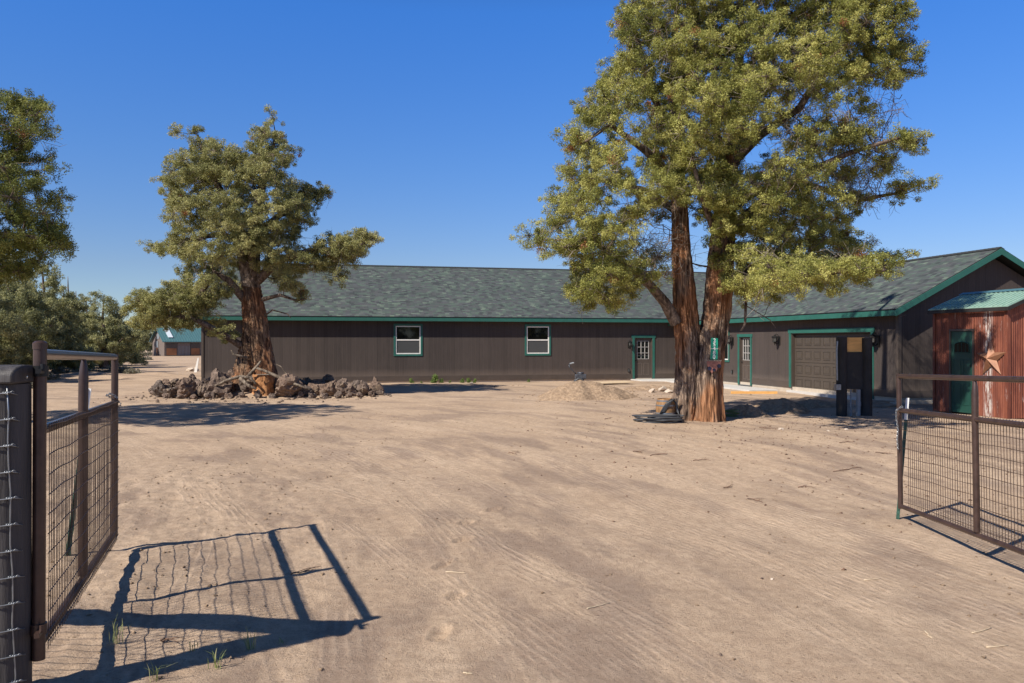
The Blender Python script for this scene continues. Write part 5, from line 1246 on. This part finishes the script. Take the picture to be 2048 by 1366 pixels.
# ------------------------------------------------------------------ utility board
UB = at(1708, 683, 20.9); ub = empty('utility_board', (UB.x, UB.y, gh(UB.x, UB.y)), .10, 'black utility board on two thick posts with a plywood top, before the garage', 'utility board')
k_ = 20.9 / F
xp = lambda px: (px - 1708) * k_; zp = lambda py: CAMH - (py - 683) * k_ - ub.location.z
for (x0_, x1_, pt) in ((1672, 1692, 674), (1723, 1745, 676)):
    v, f = bark_tube([(xp((x0_ + x1_) / 2), 0, -.4), (xp((x0_ + x1_) / 2), 0, zp(pt))], [(x1_ - x0_) * k_ * .5] * 2, 24, .06, .03, x0_, 0, 6); np_mesh('post', v, f, M['blackwood'], ub, smooth=True)
    MB().lathe([(0, -.01), ((x1_ - x0_) * k_ * .5, 0), (0, .012)], (xp((x0_ + x1_) / 2), 0, zp(pt)), 20).build('post_end', M['blackwood'], ub)
MB().box((xp(1688), -.03, zp(706)), (xp(1728), -.01, zp(675))).build('plywood_panel', M['ply'], ub)
MB().box((xp(1688), -.06, zp(778)), (xp(1728), -.012, zp(704))).build('backboard', M['blackwood'], ub, bevel=.004)
MB().tube([(xp(1715), -.05, -.2), (xp(1715), -.05, zp(779))], .055, 16).tube([(xp(1715), -.05, zp(812)), (xp(1715), -.05, zp(803))], .066, 16).build('wide_conduit', M['pvc'], ub, autos=40)
MB().tube([(xp(1700), -.03, -.2), (xp(1700), -.03, zp(779))], .018, 10).build('thin_conduit', M['pvc'], ub, autos=40)
MB().tube([(xp(1668), -.12, zp(760)), (xp(1667), -.12, zp(700)), (xp(1669), -.11, zp(682))], .022, 10).box((xp(1664), -.17, zp(779)), (xp(1674), -.06, zp(768))).build('cable_pipe', M['galv'], ub, autos=40)

# ------------------------------------------------------------------ barrel planter, hoses, small things
bp = at(1331, 830, 19.6); bz = gh(bp.x, bp.y)
br_ = empty('wine_barrel', (bp.x, bp.y, bz), 0, 'old hooped wooden barrel wound with black hose, left of the big trunk', 'barrel')
prof = [(0, .0), (.20, .0), (.225, .12), (.235, .26), (.225, .40), (.20, .52), (.185, .52), (.185, .49), (0, .49)]
stv = MB(); n_ = 22
stv.lathe(prof, (0, 0, 0), 44); stv.build('staves', M['barrel'], br_, autos=35)
for z_, r_ in ((.06, .216), (.17, .233), (.36, .232), (.47, .213)):
    MB().lathe([(r_ - .006, z_ - .018), (r_ + .004, z_ - .018), (r_ + .004, z_ + .018), (r_ - .006, z_ + .018)], (0, 0, 0), 36).build('hoop', M['galv'], br_, autos=35)
def coil(c, r, n, sq=.6, th=.016, hgt=.05, seed=1, tail=None):
    mb = MB(); rr = random.Random(seed); pts = []
    for i in range(n * 14):
        a = 2 * PI * i / 14; q = 1 + .13 * math.sin(i * .37 + seed) + rr.uniform(-.02, .02); pts.append((c[0] + r * q * math.cos(a), c[1] + r * sq * q * math.sin(a), c[2] + th + hgt * (.5 + .5 * math.sin(i * .11 + seed)) ))
    if tail: pts += tail
    mb.tube(pts, th, 6); return mb
hc = at(1316, 836, 19.1); hz_ = gh(hc.x, hc.y)
hmb = coil((hc.x, hc.y, hz_), .54, 8, .50, .018, .15, 2); m2 = coil((hc.x + .15, hc.y - .1, hz_), .40, 5, .5, .018, .12, 5)
n0 = len(hmb.v); hmb.v += m2.v; hmb.f += [tuple(i + n0 for i in f) for f in m2.f]
for k in range(5):
    a = .35 + k * .05
    pts = [(bp.x - .22 - k * .03, bp.y - .12, bz + .02), (bp.x - .16 + .02 * k, bp.y - .24, bz + .22), (bp.x - .06 + .05 * k, bp.y - .27, bz + .40 + .03 * k), (bp.x + .10 + .04 * k, bp.y - .22, bz + .53), (bp.x + .24, bp.y - .12, bz + .40 - .04 * k), (bp.x + .30, bp.y - .15, bz + .14), (bp.x + .20, bp.y - .35, bz + .02)]
    hmb.tube(pts, .013, 6)
tag(hmb.build('garden_hose', M['rubber'], smooth=True), 'tangled black hose coiled on the ground before the barrel and big trunk', 'hose')
gc = at(1462, 832, 20.5); tag(coil((gc.x, gc.y, gh(gc.x, gc.y)), .20, 5, .7, .011, .16, 8).build('garden_hose', M['ghose'], smooth=True), 'faded green hose heaped in the shade right of the big trunk', 'hose')
# number sign on the trunk
sgp = at(1428.5, 697.5, DB - .50); sgn = empty('address_sign', sgp, 0, 'green number sign reading 25480 downwards, fixed to the big juniper', 'sign'); sgn.rotation_euler = (-.03, .03, -.06)
kk = (DB - .5) / F; MB().box((-7.2 * kk, 0, -21.5 * kk), (7.2 * kk, .004, 21.5 * kk)).build('sign_plate', M['sign'], sgn, bevel=.002)
for i, ch in enumerate('25480'):
    cu = bpy.data.curves.new('digit', 'FONT'); cu.body = ch; cu.size = 10.6 * kk; cu.align_x = 'CENTER'; cu.align_y = 'CENTER'; cu.extrude = .001; cu.offset = .002
    tmp = bpy.data.objects.new('digit', cu); C.objects.link(tmp); bpy.context.view_layer.update(); dg = bpy.context.evaluated_depsgraph_get(); me = bpy.data.meshes.new_from_object(tmp.evaluated_get(dg)); bpy.data.objects.remove(tmp)
    me.materials.clear(); me.materials.append(M['signw']); o = bpy.data.objects.new('digit', me); C.objects.link(o); o.parent = sgn; o.location = (0, -.004, (16.6 - 8.3 * i) * kk); o.rotation_euler = (PI / 2, 0, 0)
MB().box((-7.2 * kk, -.004, -.4 * kk), (7.2 * kk, -.001, .3 * kk)).build('seam', M['signw'], sgn)
# weathered painted plate under the sign
pp = at(1428, 735, DB - .52); pl_ = empty('painted_plaque', pp, 0, 'faded red painted plaque nailed under the green number sign', 'plaque')
out = [(-15, 14), (-11, 16), (-4, 13), (3, 15), (9, 13), (15, 16), (14, 6), (11, -2), (8, 2), (5, -8), (1, -3), (-4, -12), (-8, -6), (-12, 1), (-14, 7)]
MB().prism([(x_ * kk, 0, z_ * kk) for x_, z_ in out], (0, .012, 0)).build('plate', M['plate'], pl_)
MB().box((-15 * kk, -.006, 12.5 * kk), (15 * kk, -.001, 15 * kk)).build('top_strip', M['dead'], pl_)
for (x_, z_, r_) in ((-9, -2, 4), (10, 3, 4), (0, -5, 3)): MB().lathe([(0, -.003), (r_ * kk, -.003), (r_ * kk, .003), (0, .003)], (x_ * kk, -.006, z_ * kk), 12, Matrix.Rotation(PI / 2, 3, 'X')).build('paint_spot', M['plateblue'], pl_)
# tiller behind the mound
tl = at(1158, 683, 31.5); tk_ = 31.5 / F; ti = empty('garden_tiller', (tl.x, tl.y, gh(tl.x, tl.y)), 0, 'small walk-behind tiller with curved handle behind the largest dirt mound', 'tiller')
zt_ = lambda py: CAMH - (py - 683) * tk_; xt = lambda px: (px - 1158) * tk_
MB().box((xt(1150), -.18, zt_(758)), (xt(1172), .18, zt_(749))).tube([(xt(1161), 0, zt_(749)), (xt(1161), 0, zt_(745))], .13, 12).build('engine', M['steel'], ti, bevel=.02)
for sy_ in (-.22, .18):
    MB().tube([(xt(1158) + .16 * math.cos(q), sy_, .30 + .16 * math.sin(q)) for q in np.linspace(0, 2 * PI, 16, endpoint=False)], .045, 8, closed=True).build('wheel', M['rubber'], ti, smooth=True)
MB().box((xt(1152), -.1, .2), (xt(1168), .1, zt_(757))).build('housing', M['steel'], ti, bevel=.02)
hb_ = MB()
for sy_ in (-.12, .12):
    hb_.tube([(xt(1153), sy_ * .5, zt_(750)), (xt(1147), sy_, zt_(744)), (xt(1139), sy_, zt_(735)), (xt(1138), sy_, zt_(731))], .02, 7); hb_.tube([(xt(1138), sy_, zt_(731)), (xt(1141), sy_, zt_(728)), (xt(1147), sy_ * 1.4, zt_(726.5))], .018, 7)
hb_.build('handle', M['steel'], ti, smooth=True)
MB().tube([(xt(1140), -.17, zt_(728.3)), (xt(1147.5), -.17, zt_(726.3))], .028, 8).tube([(xt(1140), .17, zt_(728.3)), (xt(1147.5), .17, zt_(726.3))], .028, 8).build('grip', M['galv'], ti)
# plywood sheet on the ground, concrete form board, lumber
ps = at(1222, 683, 36.2); o = MB().box((-.95, -.45, .0), (.95, .45, .03)).build('board', M['plypale']); o.location = (ps.x, ps.y, gh(ps.x, ps.y) + .06); o.rotation_euler = (.02, -.01, .35); tag(o, 'pale plywood sheet lying flat beside the largest mound', 'board')
ps = at(1508, 683, 29.5); o = MB().box((-.85, -.04, 0), (.85, .04, .09)).build('board', M['ply']); o.location = (ps.x, ps.y, gh(ps.x, ps.y)); o.rotation_euler = (0, 0, .0); tag(o, 'orange form board lying along the edge of the walkway', 'board')
lbs = [('lowest', 0, 0, 0.1), ('middle', .05, .045, -.15), ('upper', -.1, .09, .2), ('topmost', .1, .135, -.05)]
for i, (nm, dx, dz, rz) in enumerate(lbs):
    pq = at(1765, 683, 23.6); o = MB().box((-.55 + .06 * i, -.06, 0), (.55 - .08 * i, .06, .038)).build('lumber_board', M['lumber'], bevel=.003); o.location = (pq.x + dx, pq.y + .05 * i, gh(pq.x, pq.y) + .02 + dz); o.rotation_euler = (0, .03 * (i % 2), rz + .1); tag(o, '%s weathered board of the lumber pile by the garage corner' % nm, 'board', 'boards in the lumber pile')

# ------------------------------------------------------------------ far barn, fence, leaning white board
BD = 105; bo = at(329, 683, BD); kb = BD / F; BTH = math.radians(38)
barn = empty('barn', (bo.x, bo.y, gh(bo.x, bo.y) + .02), BTH, 'distant grey horse barn with a teal metal roof and orange stall doors', 'barn')
bz0 = barn.location.z
X_ = lambda px: ((px - 1024) / F * bo.y - bo.x) / (math.cos(BTH) - (px - 1024) / F * math.sin(BTH)); Z_ = lambda py: CAMH - (py - 683) * kb - bz0
xc, xe = 0.0, X_(425); yd = 4.6                      # front wall from xc to xe, gable end turned towards the left
gx0 = 0.0; gyb = 3.0
b_ = MB(); zE = Z_(681.5); zRg = Z_(655); ztop = Z_(658)
b_.prism([(xc, 0, 0), (xe, 0, 0), (xe, 0, zE), (xc, 0, zE)], (0, .15, 0))
gab_pts = [(xc - .02, 0, 0), (gx0, gyb * 2, 0)]
b_.poly([(xc, 0.001, 0), (gx0, gyb * 2, 0), (gx0, gyb * 2, zE), ((xc + gx0) / 2, gyb, zRg - .1), (xc, 0.001, zE)])
b_.build('wall', M['barnwall'], barn)
r_ = MB(); dx_ = (gx0 - xc) / 2; 
ov_ = .35
e0 = Vector((xc - ov_, -.45, zE - .12)); e1_ = Vector((xe, -.45, zE - .12)); r0 = Vector((xc + dx_ - ov_, gyb, zRg)); r1 = Vector((xe + dx_, gyb, zRg)); k0 = Vector((gx0 - ov_, gyb * 2 + .45, zE - .12)); k1 = Vector((xe + 2 * dx_, gyb * 2 + .45, zE - .12))
for A, B, C_, D_ in ((e0, e1_, r1, r0), (k0, k1, r1, r0)):
    dn = Vector((0, 0, -.08)); n0 = len(r_.v); r_.v += [A, B, C_, D_, A + dn, B + dn, C_ + dn, D_ + dn]; r_.f += [(n0, n0 + 1, n0 + 2, n0 + 3), (n0 + 7, n0 + 6, n0 + 5, n0 + 4), (n0, n0 + 4, n0 + 5, n0 + 1), (n0 + 1, n0 + 5, n0 + 6, n0 + 2), (n0 + 3, n0 + 7, n0 + 4, n0)]
for k in range(20):
    t = k / 20; A = e0.lerp(e1_, t) + Vector((0, 0, .005)); Bq = r0.lerp(r1, t) + Vector((0, 0, .005)); r_.tube([A, Bq], .035, 4)
r_.build('roof', M['blueroof'], barn)
sk = []; 
for (t, s_) in ((.14, .25), (.235, .25), (.235, .92), (.14, .92)): sk.append(e0.lerp(e1_, t).lerp(r0.lerp(r1, t), s_) + Vector((0, -.05, .12)))
MB().prism(sk, (0, .02, -.03)).build('skylight', M['skyl'], barn)
for (p0, p1) in ((332, 354), (381, 400)):
    o = MB().box((X_(p0), -.06, .02), (X_(p1), -.02, zE - .35)).build('stall_door', M['barnwall2'] if 'barnwall2' in M else M['brown'], barn)
    MB().box((X_(p0 + 1), -.09, .1), (X_(p1 - 1), -.061, 1.0)).build('lower_panel', M['orange'], o)
MB().box((X_(355), -.05, .02), (X_(380), -.01, zE - .3)).build('corrugated_panel', M['galvb'] if 'galvb' in M else M['barnwall'], barn)
sp_ = MB()
for k in range(9): sp_.box((X_(355.5 + k * 2.8), -.07, .05), (X_(356.3 + k * 2.8), -.051, zE - .7))
sp_.build('rib', M['pvc'], barn)
fd = Vector((gx0 - xc, gyb * 2, 0)).normalized(); fn = Vector((fd.y, -fd.x, 0)) * -1
def gp(s_, z_, o_): p = Vector((xc, 0, 0)) + fd * s_ + fn * o_; return Vector((p.x, p.y, z_))
def gpanel(name, s0, s1, z0_, z1_, mat, o0, par):
    mb = MB(); n0 = 0; mb.v = [gp(s0, z0_, o0), gp(s1, z0_, o0), gp(s1, z1_, o0), gp(s0, z1_, o0), gp(s0, z0_, o0 + .03), gp(s1, z0_, o0 + .03), gp(s1, z1_, o0 + .03), gp(s0, z1_, o0 + .03)]
    mb.f = [(3, 2, 1, 0), (4, 5, 6, 7), (0, 1, 5, 4), (1, 2, 6, 5), (2, 3, 7, 6), (3, 0, 4, 7)]; return mb.build(name, mat, par)
dr_ = gpanel('side_door', 3.0, 4.0, .05, 1.05, M['orange'], .03, barn); gpanel('upper_panel', 3.0, 4.0, 1.08, 1.95, M['pvc'], .03, dr_); gpanel('upper_panel', 2.4, 3.6, 2.25, 2.9, M['pvc'], .02, barn)
# yellow rail fence
yf = empty('rail_fence', tuple(at(285, 683, 128)), 0, 'low fence with a faded yellow top rail left of the far barn', 'fence'); yf.location.z = gh(yf.location.x, yf.location.y)
ky = 128 / F; rl = MB(); rl.box((-22 * ky, -.06, 1.02), (24 * ky, .06, 1.16)); rl.build('top_rail', M['yellow'], yf)
for px in range(-20, 25, 6): MB().box((px * ky - .06, -.05, -.2), (px * ky + .06, .05, 1.01)).build('post', M['lumber'], yf)
MB().box((-22 * ky, -.03, .5), (24 * ky, .03, .6)).build('lower_rail', M['lumber'], yf)
wb = at(392, 735, 50); o = MB().prism([(-.18, 0, -.3), (.02, 0, -.3), (.18, 0, .8), (.10, 0, .8)], (0, .05, 0)).build('board', M['white']); o.location = (wb.x, wb.y, gh(wb.x, wb.y) + .1); tag(o, 'white board leaning at the left end of the long house', 'board')
for i, (px, s_) in enumerate(((383, .3), (389, .25))):
    p = at(px, 683, 52); tag(rock_obj('stone', (p.x, p.y, gh(p.x, p.y) + .1), (s_, s_, s_ * .7), 400 + i, M['pale_rock'], sub=2), 'white rubble block %s the leaning white board' % ('two steps left of' if i == 0 else 'touching'), 'stone')

# ------------------------------------------------------------------ twigs and litter
def gpx(px, py):
    d = F * CAMH / (py - 683)
    for _ in range(5): xx = (px - 1024) / F * d; d = F * (CAMH - gh(xx, d)) / (py - 683)
    return (px - 1024) / F * d, d
twigs = [(1695, 940, 58, 8, 'twig', 'longest forked dry twig left of the right gate'), (1510, 1002, 26, -6, 'twig', 'crooked twig in mid yard below the big juniper'), (1455, 976, 16, 2, 'twig', 'short twig above and left of the crooked one'), (1400, 921, 26, 2, 'twig', 'dark twig on the dirt in front of the big trunk'), (1275, 905, 18, -3, 'twig', 'thin twig left below the black hose'), (1317, 911, 34, 3, 'twig', 'long thin pale brown twig below the black hose'), (1215, 838, 12, 2, 'twig', 'small dark twig left of the black hose'), (1690, 885, 24, 2, 'twig', 'twig in line with the utility board'), (1765, 909, 24, -2, 'twig', 'branched twig just left of the gate end'), (1530, 857, 22, -3, 'twig', 'twig by the grey stone'), (1025, 908, 16, -3, 'twig', 'little twig in the middle of the driveway'), (1605, 975, 18, 1, 'twig', 'straight dark twig halfway to the right gate'),
         (1745, 1160, 34, 3, 'straw', 'pale straw stalk on the right of the driveway'), (1965, 1262, 40, 10, 'straw', 'bundle of pale stalks at the lower right'), (1995, 1294, 40, 4, 'straw', 'thin pale stalk below the bundle at the lower right'), (1195, 1213, 46, 12, 'straw', 'bright straw stalk in the lower middle of the driveway'), (912, 1146, 40, -2, 'straw', 'straight straw lying beside a footprint'), (935, 1348, 18, -2, 'straw', 'short straw at the bottom edge'), (600, 1147, 34, 6, 'twig', 'forked twig crossing the gate shadow'), (330, 1284, 22, 3, 'twig', 'dark chip of bark in the gate shadow'), (1855, 1270, 14, -14, 'straw', 'short upright leaning stalk at the lower right')]
for i, (px, py, w_px, sl, mt, lb) in enumerate(twigs):
    x0_, y0_ = gpx(px - w_px / 2, py + sl / 2); x1_, y1_ = gpx(px + w_px / 2, py - sl / 2); rr = random.Random(i); n = 7; pts = []
    th = .0065 if mt == 'twig' else .0045
    for q in range(n):
        t = q / (n - 1); a = x0_ * (1 - t) + x1_ * t + rr.uniform(-.01, .01); b = y0_ * (1 - t) + y1_ * t + (rr.uniform(-.03, .03) if mt == 'twig' else 0); pts.append((a, b, gh(a, b) + th * 1.3 + (.012 * math.sin(PI * t * 2) ** 2 if mt == 'twig' else 0)))
    mb = MB(); mb.tube(pts, [th * (1.2 - .7 * q / n) for q in range(n)], 5)
    if mt == 'twig':
        for q in (2, 4):
            p = Vector(pts[q]); a = rr.uniform(-1, 1); L_ = .12; mb.tube([p, p + Vector((L_ * .6, a * L_, .01)), p + Vector((L_, a * L_ * 1.6, .0))], [th * .7, th * .5, th * .3], 4)
    o = mb.build('twig' if mt == 'twig' else 'straw_stalk', M[mt], smooth=True); tag(o, lb, 'twig' if mt == 'twig' else 'straw')
# fine litter and clods: uncountable
g = np.random.default_rng(77)
def scatter(n, xr_, yr_, size, mat, name, label, dens=None):
    x_ = g.uniform(*xr_, n); y_ = g.uniform(*yr_, n) ; 
    if dens is not None: k = g.random(n) < dens(x_, y_); x_ = x_[k]; y_ = y_[k]
    n = len(x_); z_ = hterrain(x_, y_); s_ = size * (.35 + g.random(n) ** 3 * 1.6); base = np.array([[1, 0, 0], [-.5, .87, 0], [-.5, -.87, 0], [0, 0, .9], [0, 0, -.5]]); V = []
    rot = g.uniform(0, 2 * PI, n); el = 1 + g.random(n) * .8
    for b in base:
        bx = b[0] * el; by = b[1]; V.append(np.stack([x_ + s_ * (bx * np.cos(rot) - by * np.sin(rot)), y_ + s_ * (bx * np.sin(rot) + by * np.cos(rot)), z_ + s_ * b[2] * .8 + s_ * .2], 1))
    V = np.stack(V, 1).reshape(-1, 3) + g.normal(size=(n * 5, 3)) * size * .12; q = (np.arange(n) * 5)[:, None]
    Fq = np.concatenate([q + np.array([t]) for t in ((0, 1, 3), (1, 2, 3), (2, 0, 3), (1, 0, 4), (2, 1, 4), (0, 2, 4))], 0)
    o = np_mesh(name, V, Fq, mat); tag(o, label, 'debris', kind='stuff'); return o
scatter(9000, (-6, 9), (4, 22), .011, M['pile'], 'dirt_clods', 'small dirt clods scattered over the yard', lambda x, y: np.clip(.12 + .9 * np.exp(-((x + 3.5) / 1.6) ** 2) + .5 * (x > 3.5), 0, 1))
scatter(9000, (0, 16), (7, 24), .014, M['twig'], 'bark_litter', 'fine bark litter strewn under the big juniper', lambda x, y: np.clip(np.exp(-((x - 6.5) / 4.5) ** 2 - ((y - 17) / 5.5) ** 2), 0, 1) * .8)
scatter(2600, (-14, -4), (25, 33), .045, M['lava'], 'rock_chips', 'lava chips scattered round the rock ring', lambda x, y: np.clip(np.exp(-((x + 9.2) / 3.5) ** 2 - ((y - 28) / 2.) ** 2), 0, 1))
scatter(2500, (0, 14), (24, 36), .024, M['pile'], 'dirt_clods', 'dug up clods lying between the mounds and the house', lambda x, y: np.clip(.2 + np.exp(-((x - 3) / 2.5) ** 2 - ((y - 29) / 3.) ** 2), 0, 1))
